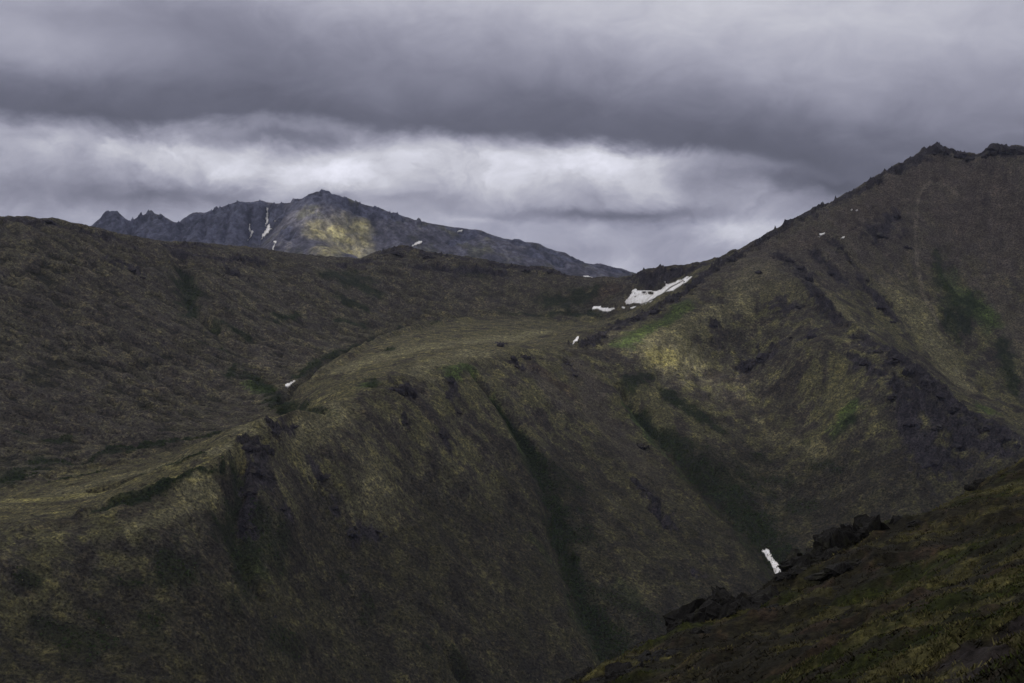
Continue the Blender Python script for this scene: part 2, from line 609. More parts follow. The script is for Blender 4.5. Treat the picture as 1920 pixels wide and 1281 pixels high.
def fall(cu, cv, cY, u, v, deg):
    """a point seen at (u, v), reached by falling towards the viewer from a crest point"""
    cz = at(cu, cv, cY)[2]
    tz = -pix_dir(u, v)[1]
    s = (tz * cY + cz) / (math.tan(math.radians(deg)) + tz)
    return (u, v, cY - s)


MIDPTS = []


def put(line, back=False, step=16):
    for (u, v, Y) in dense(line, step):
        p = at(u, v, Y)
        MIDPTS.append(p)
        if back:
            s = (Y + 160) / Y
            MIDPTS.append((p[0] * s, p[1] * s, p[2] - 70))
            s = (Y + 420) / Y
            MIDPTS.append((p[0] * s, p[1] * s, p[2] - 200))


put(SKY_L, True)
put(RIDGE[:11])
for (u, v, Y) in dense(RIDGE[:9], 30):
    p = at(u, v, Y)
    for e, dz in ((140, 75), (420, 230)):
        MIDPTS.append((p[0] * (Y + e) / Y - e * 0.25, Y + e, p[2] - dz))
put(RIDGE[10:])
put(PEAK_R, True, 30)
put(RIB)
put(CREST)
put(STREAM)
for lst in (BOWL, BENCH, FLAT):
    MIDPTS += [at(*p) for p in lst]
# slopes that fall towards the viewer
for (cu, cv, cY, targets, deg) in [
        (0, 992, 1200, [(0, 1080), (0, 1180), (0, 1290), (0, 1420)], 29), (-150, 1010, 1150, [(-160, 1100), (-160, 1290)], 29),
        (250, 938, 1280, [(250, 1030), (250, 1130), (250, 1290), (250, 1420)], 29), (470, 832, 1420, [(460, 880), (450, 960), (440, 1060), (440, 1180), (440, 1290), (440, 1420)], 31),
        (620, 768, 1600, [(610, 850), (600, 950), (600, 1060), (600, 1180), (600, 1290), (600, 1420)], 31),
        (760, 710, 1780, [(765, 770), (770, 850), (780, 950), (790, 1060), (800, 1180), (800, 1290), (800, 1420)], 31),
        (900, 687, 1940, [(900, 760), (930, 900), (960, 1050), (990, 1180), (1000, 1290), (1000, 1420)], 31),
        (1000, 666, 2090, [(1020, 740), (1070, 840), (1130, 950), (1190, 1060), (1240, 1160), (1280, 1290), (1300, 1420)], 31),
        (1080, 653, 2200, [(1100, 700), (1160, 800), (1230, 900), (1300, 1000), (1360, 1080), (1430, 1200)], 30),
        (1200, 593, 2350, [(1210, 650), (1230, 720)], 27), (1290, 542, 2450, [(1300, 600), (1310, 680), (1320, 760), (1330, 840)], 28),
        (1370, 484, 2560, [(1380, 560), (1400, 660), (1420, 760), (1440, 860), (1460, 960)], 29),
        (1520, 560, 2360, [(1520, 660), (1530, 760), (1540, 860), (1560, 960), (1580, 1060), (1600, 1200)], 30),
        (1670, 665, 2130, [(1660, 740), (1660, 820), (1660, 900), (1680, 1000), (1700, 1150)], 31),
        (1800, 770, 1980, [(1790, 830), (1790, 900), (1800, 1000)], 32), (1900, 830, 1890, [(1900, 880), (1900, 960), (1920, 1100)], 32),
        (2100, 930, 1740, [(2100, 1000), (2100, 1150)], 30)]:
    for i_, (u, v) in enumerate(targets):
        MIDPTS.append(at(*fall(cu, cv, cY, u, v, deg - (8 if i_ == 0 else 0))))
MX0, MX1, MY0, MY1 = -1750, 1750, 760, 3760
mid = Field(MIDPTS, 40.0, MX0, MX1, MY0, MY1, 9.0)
base_h = mid.cub


def S(lst):
    return [Stroke(base_h, s) for s in lst]


# traced ground features: lists of (u, v, half width in pixels)
GULLY = S([
    [(800, 607, 6), (720, 628, 8), (640, 664, 9), (585, 699, 10), (545, 730, 11), (528, 755, 14)], [(540, 762, 16), (575, 766, 18), (600, 766, 12)], [(180, 918, 8), (270, 897, 10), (330, 872, 8)],
    [(893, 703, 9), (930, 742, 13), (962, 785, 16), (988, 835, 18), (1010, 872, 20), (1032, 935, 22), (1044, 1000, 22), (1066, 1065, 24), (1095, 1135, 28), (1140, 1225, 34)],
    [(1165, 725, 10), (1205, 775, 18), (1260, 832, 22), (1330, 912, 28), (1400, 985, 30), (1460, 1060, 30), (1530, 1150, 34)],
    [(845, 1225, 10), (880, 1275, 16)], [(455, 850, 10), (440, 930, 16), (445, 1020, 22), (475, 1090, 18)],
    [(335, 480, 16), (355, 560, 18), (400, 610, 14), (460, 660, 12)]])
ROCK = S([
    [(1090, 645, 10), (1150, 614, 14), (1200, 592, 14), (1290, 542, 14), (1350, 497, 16), (1400, 467, 16)],
    [(1400, 467, 16), (1450, 440, 14), (1500, 406, 16), (1590, 368, 12), (1640, 336, 10), (1700, 308, 12), (1755, 276, 18), (1800, 290, 14), (1870, 280, 20), (1930, 284, 20)],
    [(1455, 475, 9), (1490, 500, 12), (1520, 535, 14), (1550, 580, 11), (1575, 612, 8)], [(1530, 470, 8), (1560, 505, 9), (1590, 535, 8)],
    [(1565, 455, 8), (1590, 480, 6), (1610, 505, 6)], [(1610, 515, 6), (1650, 570, 10), (1680, 605, 8)], [(1635, 440, 14), (1655, 425, 14), (1682, 402, 11)],
    [(1600, 635, 8), (1650, 655, 14), (1700, 690, 20), (1760, 735, 22), (1830, 790, 20), (1910, 832, 18)],
    [(1612, 670, 12), (1640, 700, 12)], [(1680, 720, 18), (1740, 760, 26), (1800, 810, 28), (1870, 840, 22)], [(1690, 745, 10), (1705, 800, 18), (1745, 865, 22), (1800, 860, 16)], [(1520, 625, 10), (1500, 640, 7)],
    [(1395, 692, 10), (1425, 675, 24)], [(1335, 605, 10)], [(1460, 575, 12), (1500, 575, 9)],
    [(720, 474, 7), (760, 470, 9), (900, 489, 9), (990, 503, 9), (1060, 518, 8)], [(780, 500, 9), (880, 508, 10), (950, 512, 8)],
    [(1185, 516, 10), (1220, 522, 16), (1270, 512, 16), (1330, 495, 12)],
    [(0, 412, 10), (95, 418, 12), (150, 434, 9), (240, 456, 10)], [(330, 470, 12), (420, 485, 12), (500, 490, 8)], [(640, 498, 7), (700, 487, 9)], [(240, 500, 10), (205, 487, 6)], [(265, 516, 9)], [(300, 458, 6), (380, 462, 8), (430, 470, 6)], [(430, 505, 12), (450, 515, 10)],
    [(455, 830, 12), (490, 840, 18), (480, 885, 18), (470, 930, 14), (465, 985, 10)], [(512, 806, 12), (550, 795, 8)], [(530, 950, 9)],
    [(740, 722, 8), (762, 722, 14), (768, 745, 9)], [(601, 888, 12)], [(626, 949, 8)], [(658, 996, 11), (708, 992, 7)], [(828, 815, 9)], [(757, 789, 6)], [(840, 708, 9), (845, 742, 7)], [(858, 770, 6)],
    [(962, 668, 7), (967, 684, 7)], [(985, 666, 9)], [(938, 644, 10)], [(1065, 680, 8)], [(1076, 700, 7)], [(1000, 692, 6)],
    [(1195, 905, 6), (1222, 932, 11), (1255, 985, 9)], [(1202, 832, 8)], [(1300, 1075, 8)]])
SHRUB = S([
    [(960, 785, 8), (990, 835, 14), (1020, 880, 20), (1050, 900, 26), (1090, 905, 14)], [(1030, 900, 16), (1045, 970, 22), (1075, 985, 36), (1110, 1000, 14)], [(1048, 990, 14), (1075, 1060, 20), (1110, 1130, 26), (1160, 1215, 34), (1180, 1250, 30)],
    [(1130, 1110, 22), (1180, 1130, 18), (1230, 1175, 14)], [(1195, 760, 8), (1240, 800, 18), (1300, 850, 24), (1360, 905, 30), (1420, 970, 30), (1475, 1040, 26), (1520, 1090, 20)],
    [(1250, 742, 14), (1275, 760, 16), (1320, 785, 14), (1350, 810, 9)], [(1385, 880, 12), (1440, 935, 10)], [(1470, 905, 13), (1430, 895, 9)], [(1490, 945, 16), (1540, 950, 8)], [(1530, 862, 10), (1570, 880, 8)], [(1410, 855, 8), (1440, 862, 7)],
    [(1180, 720, 14), (1225, 710, 10)], [(1590, 790, 14), (1580, 810, 9)], [(1510, 830, 9)],
    [(522, 752, 16), (560, 762, 18), (600, 766, 15)], [(470, 705, 12), (500, 730, 14), (520, 760, 14)], [(440, 690, 9), (425, 705, 8)], [(548, 712, 9), (575, 694, 9), (620, 667, 10), (690, 639, 9), (740, 621, 8), (820, 603, 5)],
    [(660, 525, 34), (620, 520, 18), (690, 545, 20)], [(640, 560, 16), (690, 578, 12)], [(345, 495, 14), (350, 540, 20), (360, 590, 16)], [(900, 512, 16), (860, 505, 9)], [(1040, 565, 22), (1080, 560, 24), (1110, 545, 14)], [(930, 586, 4), (1040, 588, 5), (1120, 588, 5)],
    [(150, 868, 7), (210, 850, 11), (280, 838, 12), (340, 829, 9), (420, 808, 6)], [(90, 880, 12), (30, 885, 24), (0, 908, 18)], [(130, 870, 10), (60, 868, 18)], [(90, 830, 10), (130, 826, 8)], [(110, 755, 8)], [(40, 810, 12)],
    [(200, 915, 8), (270, 895, 12), (330, 870, 9)], [(300, 930, 8), (220, 950, 9), (360, 900, 6), (160, 968, 4)],  # second band paints the shaded side of the moraine ridge
    [(450, 870, 9), (435, 930, 12), (430, 1000, 20), (455, 1080, 18), (460, 1130, 12)], [(420, 1000, 24), (500, 1020, 26), (540, 1000, 14)], [(340, 1060, 30), (300, 1085, 20)], [(60, 1090, 16), (35, 1100, 12)], [(100, 1180, 26), (160, 1210, 30), (210, 1190, 16)],
    [(200, 1075, 14), (240, 1085, 12)], [(310, 1180, 20), (270, 1160, 16)], [(520, 1200, 26), (560, 1215, 16)], [(440, 1140, 14)], [(850, 1225, 10), (880, 1270, 16)], [(790, 1208, 9), (805, 1220, 8)], [(690, 1120, 10), (680, 1150, 8)], [(640, 1080, 12)], [(170, 1150, 14)],
    [(700, 722, 14), (690, 715, 10)], [(1780, 560, 20), (1790, 620, 16), (1820, 560, 16)], [(1890, 690, 14), (1900, 740, 10), (1880, 640, 16)], [(1760, 480, 12), (1765, 530, 14)], [(725, 658, 10), (740, 652, 6)],
    [(400, 600, 9), (440, 620, 9), (470, 632, 8)], [(560, 590, 8), (520, 600, 8)], [(640, 600, 10), (680, 610, 12)], [(420, 660, 8), (380, 650, 7)]])
GTHICK = S([
    [(912, 722, 4), (940, 752, 6), (968, 792, 9), (998, 842, 14), (1020, 880, 20), (1042, 940, 20), (1052, 1000, 20), (1075, 1060, 20), (1105, 1130, 24), (1150, 1215, 30), (1180, 1260, 30)],
    [(1190, 755, 7), (1235, 800, 12), (1300, 860, 19), (1365, 920, 24), (1425, 985, 25), (1480, 1050, 24), (1530, 1110, 22)]])
HOLLOW = S([[(185, 918, 5), (270, 897, 10), (335, 872, 6), (380, 853, 4)], [(165, 967, 3), (230, 951, 7), (300, 926, 8), (370, 895, 6), (420, 872, 3)], [(530, 758, 12), (575, 768, 17), (610, 770, 9)], [(90, 905, 4), (150, 893, 4), (210, 880, 4)], [(200, 845, 8), (270, 838, 9), (350, 826, 5)], [(0, 905, 10), (60, 893, 8)]])  # dark hollows; second band is the moraine's shaded side, painted dark
GREEN = S([
    [(893, 703, 9), (930, 745, 14), (960, 790, 14), (985, 845, 12), (1000, 880, 8)], [(1005, 1010, 10), (1030, 1040, 10)], [(1060, 1100, 8), (1090, 1150, 10), (1110, 1200, 12)],
    [(1175, 745, 10), (1200, 790, 14), (1240, 835, 12), (1290, 890, 14), (1350, 950, 16), (1400, 1010, 14), (1440, 1060, 12)], [(1580, 790, 20), (1600, 760, 14)], [(500, 735, 20), (470, 720, 16)],
    [(690, 722, 20)], [(880, 690, 14), (830, 705, 10)], [(1820, 570, 30), (1850, 600, 24), (1780, 520, 20)], [(445, 1020, 30), (470, 1050, 24)], [(1170, 640, 20), (1220, 615, 16), (1290, 570, 14)], [(1850, 770, 20)], [(1180, 1120, 30)]])
YELLOW = S([
    [(-20, 955, 20), (100, 925, 26), (200, 898, 24), (300, 878, 18), (400, 850, 14), (500, 800, 10)],
    [(1240, 668, 34), (1300, 660, 30)], [(1200, 640, 16), (1340, 590, 20), (1400, 560, 18)], [(650, 690, 40), (760, 660, 44), (900, 640, 40), (1020, 620, 30)], [(900, 660, 30), (780, 700, 26)],  # first band also pales the ground in the sun pool
    [(0, 940, 26), (100, 935, 24), (200, 920, 16), (260, 905, 12)], [(60, 965, 14), (200, 960, 10)], [(420, 820, 14), (500, 790, 14)], [(1420, 790, 12), (1480, 830, 16), (1560, 850, 16)],
    [(390, 900, 26), (340, 950, 24), (250, 985, 20)], [(1700, 560, 40), (1760, 660, 36), (1800, 720, 26)], [(1490, 500, 14), (1550, 560, 16), (1620, 620, 14)], [(1430, 500, 30), (1390, 540, 24)],
    [(1280, 930, 20), (1180, 960, 26), (1120, 930, 20)], [(720, 900, 40), (690, 960, 30)], [(1180, 1060, 20), (1210, 1130, 24)], [(1120, 1210, 14)], [(640, 760, 24), (560, 830, 30)]])
PATH = S([[(1745, 340, 2.5), (1735, 346, 2.5), (1724, 365, 2.5), (1718, 395, 2.8), (1716, 430, 3.2), (1718, 480, 4), (1722, 515, 5)], [(1747, 341, 3), (1775, 350, 4), (1795, 362, 5)], [(1722, 515, 4), (1735, 560, 5), (1760, 600, 4)]])
SCREE = S([
    [(1850, 540, 30), (1890, 580, 36), (1900, 640, 30)], [(1840, 470, 20), (1880, 500, 24)], [(1090, 690, 30), (1110, 760, 34), (1160, 820, 36), (1220, 900, 30)], [(1000, 700, 24), (1060, 760, 24)]])
MEADOW_SUN = S([[(1225, 672, 14), (1258, 668, 18)], [(-40, 945, 24), (60, 938, 22), (160, 926, 16), (250, 905, 11), (330, 880, 8)], [(0, 970, 11), (110, 960, 10), (200, 946, 7)], [(190, 945, 3), (300, 905, 3), (390, 868, 3)]])  # first band paints the sun pool brighter; the others are straw grass
RED = S([
    [(1590, 420, 20), (1680, 360, 30), (1760, 320, 24), (1850, 340, 40), (1920, 420, 50)], [(1850, 420, 40), (1780, 400, 30)], [(1220, 515, 12), (1290, 505, 10)], [(1060, 560, 20), (1150, 540, 16)], [(1530, 440, 14), (1480, 460, 12)],
    [(1000, 690, 20), (1060, 730, 20)]])


RAISE = [(Stroke(base_h, [(1480, 522, 12), (1570, 600, 14), (1640, 650, 16), (1710, 692, 18), (1800, 770, 18), (1900, 830, 18)]), 10.0), (Stroke(base_h, [(440, 862, 9), (400, 880, 11), (330, 908, 12), (250, 935, 12), (150, 967, 10)]), 7.0), (Stroke(base_h, [(800, 612, 8), (730, 634, 9), (660, 668, 10), (600, 704, 12), (570, 730, 12)]), 9.0),
         (Stroke(base_h, [(480, 800, 8), (560, 782, 8), (610, 785, 8)]), 6.0), (Stroke(base_h, [(690, 480, 6), (750, 468, 8), (800, 476, 6)]), 6.0), (Stroke(base_h, [(60, 900, 8), (150, 880, 8), (230, 868, 8)]), 5.0)]

LIP = Stroke(base_h, [(p[0], p[1] + 6, 26) for p in CREST[2:15]])


def lic(field, x, y, wl, step, n, seed):
    """noise smeared along the line of fall"""
    s = perlin(x / wl, y / wl, seed) * 1.0
    for sgn in (1, -1):
        px, py = x.copy(), y.copy()
        for k in range(n):
            fx, fy, _ = field.flow(px, py)
            px = px + sgn * fx * step
            py = py + sgn * fy * step
            s += perlin(px / wl, py / wl, seed)
    return s / math.sqrt(2 * n + 1)


def mid_masks(x, y):
    wx = fbm(x, y, 34, 4, 0.55, 3)
    wy = fbm(x, y, 34, 4, 0.55, 9)
    xw, yw = x + wx * 7.0, y + wy * 9.0
    wob = fbm(x, y, 22, 4, 0.6, 5)
    m = {}
    m['wob'] = wob
    for nm, st, a, b, k in (('rock', ROCK, 1.35, 0.75, .75), ('shrub', SHRUB, 1.65, 0.45, .85), ('green', GREEN, 1.6, 0.5, .45),
                            ('yellow', YELLOW, 1.7, 0.3, .5), ('scree', SCREE, 1.6, 0.4, .45), ('red', RED, 2.0, 0.3, .4)):
        m[nm] = sstep(a, b, strokes_d(st, xw, yw) + k * wob)
    m['path'] = sstep(1.5, 0.4, strokes_d(PATH, x + wx * 2, y + wy * 2) + .15 * wob)
    rd = strokes_d(ROCK, xw, yw)
    m['rock'] = np.maximum(m['rock'], sstep(3.2, 1.6, rd + .8 * wob) * sstep(0.25, 0.5, fbm(x, y, 13, 4, 0.6, 7)))
    gd = np.minimum(GTHICK[0].d(xw, yw), GTHICK[1].d(xw, yw))
    m['thick'] = sstep(1.5, 0.55, gd + .35 * wob)
    m['shrub'] = np.maximum(0.85 * m['shrub'], m['thick'])
    m['shrub'] = np.maximum(m['shrub'], sstep(1.35, 0.7, strokes_d(HOLLOW, xw, yw) + .3 * wob))  # adds the dark hollows and the painted moraine shade
    m['gully'] = strokes_d(GULLY, x + wx * 3, y + wy * 3)
    return m


def mid_height(x, y, m=None, want=False):
    x = np.asarray(x, float)
    y = np.asarray(y, float)
    if m is None:
        m = mid_masks(x, y)
    h = base_h(x, y)
    fx, fy, sl = mid.flow(x, y)
    steep = sstep(0.10, 0.40, sl)
    st1 = lic(mid, x, y, 7.0, 6.0, 6, 21)
    st2 = lic(mid, x, y, 24.0, 14.0, 4, 27)
    h = h - 21.0 * np.exp(-(m['gully'] * 0.85) ** 2) * (m['gully'] < 5)
    for rs_, up in RAISE:
        d_ = rs_.d(x, y)
        h = h + up * np.exp(-d_ ** 2) * (d_ < 5)
    ld_ = LIP.d(x, y)
    h = h + np.exp(-ld_ ** 2) * (ld_ < 4) * (fbm(x, y, 70, 4, 0.55, 33) * 7.0)
    h += fbm(x, y, 110, 3, 0.5, 31) * (1.2 + 2.4 * steep)
    h += fbm(x, y, 18, 4, 0.6, 41) * 1.3 + fbm(x, y, 52, 3, 0.55, 45) * 2.8 * steep
    h += st2 * (0.35 + 0.9 * steep) + st1 * (0.15 + 0.3 * steep)
    rgt = sstep(250, 450, x) * sstep(1900, 2200, y)
    h += rgt * lic(mid, x, y, 48.0, 30.0, 4, 47) * 4.0
    rk = m['rock']
    h += rk * (0.45 + 0.75 * sstep(-0.25, 0.35, fbm(x, y, 95, 3, 0.5, 53))) * ((ridged(x, y, 22, 5, 0.62, 51) - 0.85) * 8.0 + fbm(x, y, 7, 3, 0.6, 57) * 3.0)
    h += m['shrub'] * (0.8 + 0.9 * np.abs(fbm(x, y, 6, 3, 0.6, 61)))
    if want:
        return h, st1, st2, steep
    return h


NC, NR = 880, 960
aa = np.linspace(-0.43, 0.43, NC)
YY = np.exp(np.linspace(math.log(880), math.log(3560), NR))
A2, Y2 = np.meshgrid(aa, YY)
mx, my = (A2 * Y2).ravel(), Y2.ravel()
mk = mid_masks(mx, my)
mz, st1, st2, steep = mid_height(mx, my, mk, True)
V = np.stack([mx, my, mz], 1)

# plan outlines of the named land forms
def plan(line):
    return [at(*p)[:2] for p in line]


def inside(poly, x, y):
    p = np.array(poly)
    r = np.zeros(len(x), bool)
    j = len(p) - 1
    for i in range(len(p)):
        c = ((p[i, 1] > y) != (p[j, 1] > y)) & (x < (p[j, 0] - p[i, 0]) * (y - p[i, 1]) / (p[j, 1] - p[i, 1] + 1e-9) + p[i, 0])
        r ^= c
        j = i
    return r


g2 = GULLY[4]
head = [at(1180, 588, 2720)[:2], at(1330, 500, 2680)[:2], at(1380, 476, 2660)[:2], (420, 3900)]
POLY_R = [(420, 3900), (3000, 3900), (3000, 500), (620, 500)] + list(zip(g2.x[::-1], g2.y[::-1])) + plan(RIDGE[::-1])[0:1] + plan(RIDGE[::-1][1:10]) + [head[2]]
POLY_L = [(-3000, 900), at(-350, 1010, 1320)[:2]] + plan(STREAM[::-1])[1:] + [at(1100, 592, 2745)[:2]] + head + [(-3000, 3900)]
POLY_V = plan(STREAM[::-1]) + [at(1100, 592, 2745)[:2], head[0], at(1330, 500, 2680)[:2], head[2]] + plan(RIDGE[9:]) + plan(CREST[1:])
faces = grid_faces(NR, NC)
fcx, fcy = mx[faces].mean(1), my[faces].mean(1)
wob = fbm(fcx, fcy, 30, 3, 0.6, 71) * 6
inR = inside(POLY_R, fcx + wob, fcy)
inL = inside(POLY_L, fcx + wob, fcy) & ~inR
inV = inside(POLY_V, fcx + wob, fcy) & ~inR & ~inL

# colours of the plant cover and the stone
x, y = mx, my
lowf = fbm(x, y, 160, 4, 0.55, 81)
medf = fbm(x, y, 30, 4, 0.6, 85)
tundra = np.array([0.050, 0.046, 0.037], np.float32)
olive = np.array([0.074, 0.070, 0.040], np.float32)
heath = np.array([0.030, 0.026, 0.025], np.float32)
C = np.tile(tundra, (len(x), 1))
C = mixc(C, olive, 0.5 * sstep(-0.15, 0.55, medf + 0.5 * lowf + 0.15 * st1) + 0.5 * sstep(0.08, 0.22, medf + 0.6 * lowf + 0.1 * st1))
C = mixc(C, heath, 0.5 * sstep(0.05, 0.6, -medf - 0.3 * lowf + 0.35 * st2) + 0.4 * sstep(0.22, 0.36, -medf - 0.4 * lowf + 0.25 * st2))
leftm = np.zeros(len(x), np.float32)
leftm[np.unique(faces[inL])] = 1
C = mixc(C, np.array([0.051, 0.045, 0.041], np.float32), 0.65 * leftm)
valm = np.zeros(len(x), np.float32)
valm[np.unique(faces[inV])] = 1


def feather(a, n):
    """soft border: running mean over the grid, both ways"""
    g = a.reshape(NR, NC)
    for ax in (0, 1, 0, 1):
        p = np.pad(g, [(n, n + 1) if k == ax else (0, 0) for k in (0, 1)], mode='edge')
        c = np.cumsum(p, axis=ax)
        m_ = g.shape[ax]
        g = (np.take(c, np.arange(2 * n, 2 * n + m_), ax) - np.take(c, np.arange(0, m_), ax)) / (2 * n)
    return g.ravel().astype(np.float32)


valm = feather(valm, 14)
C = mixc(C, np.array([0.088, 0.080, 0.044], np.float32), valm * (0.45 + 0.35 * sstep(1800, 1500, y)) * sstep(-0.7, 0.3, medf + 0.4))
# hollows between the left slope's frost lobes: dark plants plus painted shade
lx_, ly_, _ = march(base_h, np.array([120., 330.]), np.array([600., 690.]), 900, 3500)
ld = np.array([lx_[1] - lx_[0], ly_[1] - ly_[0]])
ld /= np.linalg.norm(ld)
lp = x * ld[0] + y * ld[1] + 8 * medf
lq = -x * ld[1] + y * ld[0] + 6 * fbm(x, y, 40, 3, 0.5, 88)
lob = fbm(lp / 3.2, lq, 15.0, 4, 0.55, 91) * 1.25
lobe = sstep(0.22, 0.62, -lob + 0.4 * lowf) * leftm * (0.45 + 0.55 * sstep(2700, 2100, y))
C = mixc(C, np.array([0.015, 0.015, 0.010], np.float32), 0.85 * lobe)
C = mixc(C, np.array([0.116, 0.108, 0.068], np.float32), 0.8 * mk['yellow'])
C = mixc(C, np.array([0.160, 0.146, 0.066], np.float32), 0.85 * sstep(1.5, 0.4, strokes_d(MEADOW_SUN, x, y) + 0.4 * mk['wob']))  # straw grass, and sunlight painted into the ground of the sun pool
C = mixc(C, np.array([0.046, 0.033, 0.028], np.float32), 0.7 * mk['red'])
C = mixc(C, np.array([0.070, 0.060, 0.052], np.float32), 0.65 * mk['scree'])
C = mixc(C, np.array([0.036, 0.054, 0.016], np.float32), 0.85 * mk['green'])
C = mixc(C, np.array([0.0095, 0.0165, 0.0060], np.float32), (0.84 + 0.14 * sstep(-.3, .3, fbm(x, y, 9, 3, .6, 97))) * mk['shrub'])
shade_spots = sstep(0.62, 0.95, fbm(x, y, 20, 3, 0.6, 95) - 0.1) * (1 - mk['yellow'])
C = mixc(C, np.array([0.020, 0.020, 0.012], np.float32), 0.55 * shade_spots)  # dark flecks painted as tiny shadows among the plants
C = mixc(C, np.array([0.120, 0.105, 0.085], np.float32), 0.35 * mk['path'])
# the lower slopes carry a darker belt of dwarf heath
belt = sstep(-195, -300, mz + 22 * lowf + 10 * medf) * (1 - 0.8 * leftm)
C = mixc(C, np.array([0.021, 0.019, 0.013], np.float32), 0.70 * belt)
C *= (0.90 + 0.10 * st1 * steep)[:, None]
rockc = np.array([0.024, 0.021, 0.026], np.float32) * (0.7 + 0.7 * np.clip(fbm(x, y, 9, 3, 0.6, 99) + 0.5, 0, 1.3))[:, None]
C = C + (rockc - C) * (0.93 * mk['rock'])[:, None]
C = np.clip(C, 0.003, 0.9)
rightm = np.zeros(len(x), np.float32)
rightm[np.unique(faces[inR])] = 1
bowl = rightm * sstep(-90, 40, mz) * 0.75
stq = lic(mid, x, y, 12.0, 14.0, 5, 103)
C = C + (np.array([0.056, 0.047, 0.044], np.float32) * (1 + 0.34 * stq)[:, None] - C) * (0.95 * bowl * (1 - mk['rock']) * (1 - mk['shrub']))[:, None]
C = mixc(C, np.array([0.125, 0.110, 0.090], np.float32), 0.42 * mk['path'] * sstep(-0.8, 0.2, mk['wob'] + 0.3))
C = np.clip(C * np.array([0.97, 0.985, 0.93], np.float32), 0.003, 0.9)
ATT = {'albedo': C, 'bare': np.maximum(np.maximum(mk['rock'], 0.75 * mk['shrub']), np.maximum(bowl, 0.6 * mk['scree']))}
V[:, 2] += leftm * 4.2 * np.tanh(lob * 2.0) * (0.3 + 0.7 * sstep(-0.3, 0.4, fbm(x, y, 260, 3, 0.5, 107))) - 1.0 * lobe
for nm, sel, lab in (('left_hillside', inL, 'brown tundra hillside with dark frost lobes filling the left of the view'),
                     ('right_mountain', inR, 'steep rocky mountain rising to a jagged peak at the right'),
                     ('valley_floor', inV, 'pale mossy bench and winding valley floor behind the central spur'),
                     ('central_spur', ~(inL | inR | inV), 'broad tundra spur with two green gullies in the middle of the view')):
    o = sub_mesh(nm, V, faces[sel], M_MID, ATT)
    tag(o, lab, 'hillside', kind='structure')


def polar_lookup(Zg, a0, a1, Ys):
    nr, nc = Zg.shape

    def f(x, y):
        x = np.asarray(x, float)
        y = np.asarray(y, float)
        ca = np.clip((x / y - a0) / (a1 - a0) * (nc - 1), 0, nc - 1.001)
        ra = np.clip(np.interp(y, Ys, np.arange(nr)), 0, nr - 1.001)
        i, j = ra.astype(int), ca.astype(int)
        ty, tx = ra - i, ca - j
        return (Zg[i, j] * (1 - tx) + Zg[i, j + 1] * tx) * (1 - ty) + (Zg[i + 1, j] * (1 - tx) + Zg[i + 1, j + 1] * tx) * ty
    return f


mid_top = polar_lookup(V[:, 2].reshape(NR, NC), aa[0], aa[-1], YY)
# ------------------------------------------------------------------ far range
FAR = [(60, 432, 6500), (100, 420, 6450), (112, 414, 6400), (130, 420, 6400), (150, 432, 6350), (165, 428, 6300), (182, 414, 6280), (196, 402, 6270), (206, 397, 6270), (217, 401, 6270), (232, 411, 6260), (243, 421, 6250), (252, 411, 6240), (270, 403, 6220), (281, 398, 6210),
       (288, 394, 6200), (298, 399, 6200), (308, 406, 6190), (318, 420, 6180), (334, 419, 6170), (350, 410, 6150), (361, 400, 6150), (370, 398, 6140), (385, 400, 6130), (410, 392, 6120), (428, 383, 6110),
       (445, 377, 6100), (457, 379, 6100), (464, 382, 6100), (474, 380, 6090), (487, 375, 6090), (494, 378, 6090), (500, 389, 6090), (506, 386, 6085), (512, 383, 6085), (520, 386, 6085), (527, 378, 6080), (534, 381, 6080), (541, 386, 6080),
       (552, 375, 6070), (560, 373, 6070), (567, 378, 6065), (580, 369, 6060), (594, 361, 6060), (606, 364, 6060), (640, 371, 6060), (668, 378, 6060), (680, 387, 6070), (710, 392, 6080), (750, 406, 6100), (775, 412, 6110), (790, 415, 6120), (830, 424, 6150), (870, 428, 6180),
       (900, 431, 6200), (925, 441, 6200), (945, 448, 6200), (980, 453, 6200), (1010, 457, 6200), (1022, 464, 6200), (1040, 471, 6200), (1060, 474, 6200), (1088, 493, 6200), (1105, 496, 6200), (1125, 493, 6200), (1145, 500, 6200), (1165, 503, 6200), (1192, 513, 6200), (1260, 540, 6200), (1400, 580, 6200)]
FP = []
for (u, v, Y) in dense(FAR, 6):
    p = at(u, v, Y)
    FP.append(p)
    FP.append((p[0] * 1.06, Y + 380, p[2] - 260))
    FP.append((p[0] * 1.2, Y + 1100, p[2] - 600))
for (u, v, Y) in dense(FAR, 45):
    p = at(u, v, Y)
    FP.append((p[0] * .93, Y - 420, p[2] - 235))
    FP.append((p[0] * .85, Y - 900, p[2] - 450))
# the spur that comes forward from the main summit
for (u, v, Y) in dense([(594, 361, 6060), (575, 385, 5990), (560, 402, 5930), (545, 425, 5850), (540, 455, 5760), (530, 490, 5650)], 8):
    FP.append(at(u, v, Y))
for (u, v, Y) in dense([(870, 428, 6180), (850, 447, 6080), (835, 470, 5960), (820, 500, 5840)], 10):
    FP.append(at(u, v, Y))
for (u, v, Y) in dense([(700, 420, 6010), (690, 460, 5900), (660, 490, 5800)], 10):
    FP.append(at(u, v, Y))
for (u, v, Y) in dense([(500, 389, 6090), (498, 420, 6030), (490, 450, 5960), (470, 480, 5870)], 8):
    FP.append(at(u, v, Y))
far = Field(FP, 8.0, -2700, 1400, 4900, 7300, 9.0)

far.sharp = True


def far_S(l):
    return [Stroke(far.cub, s, 4950, 7200) for s in l]


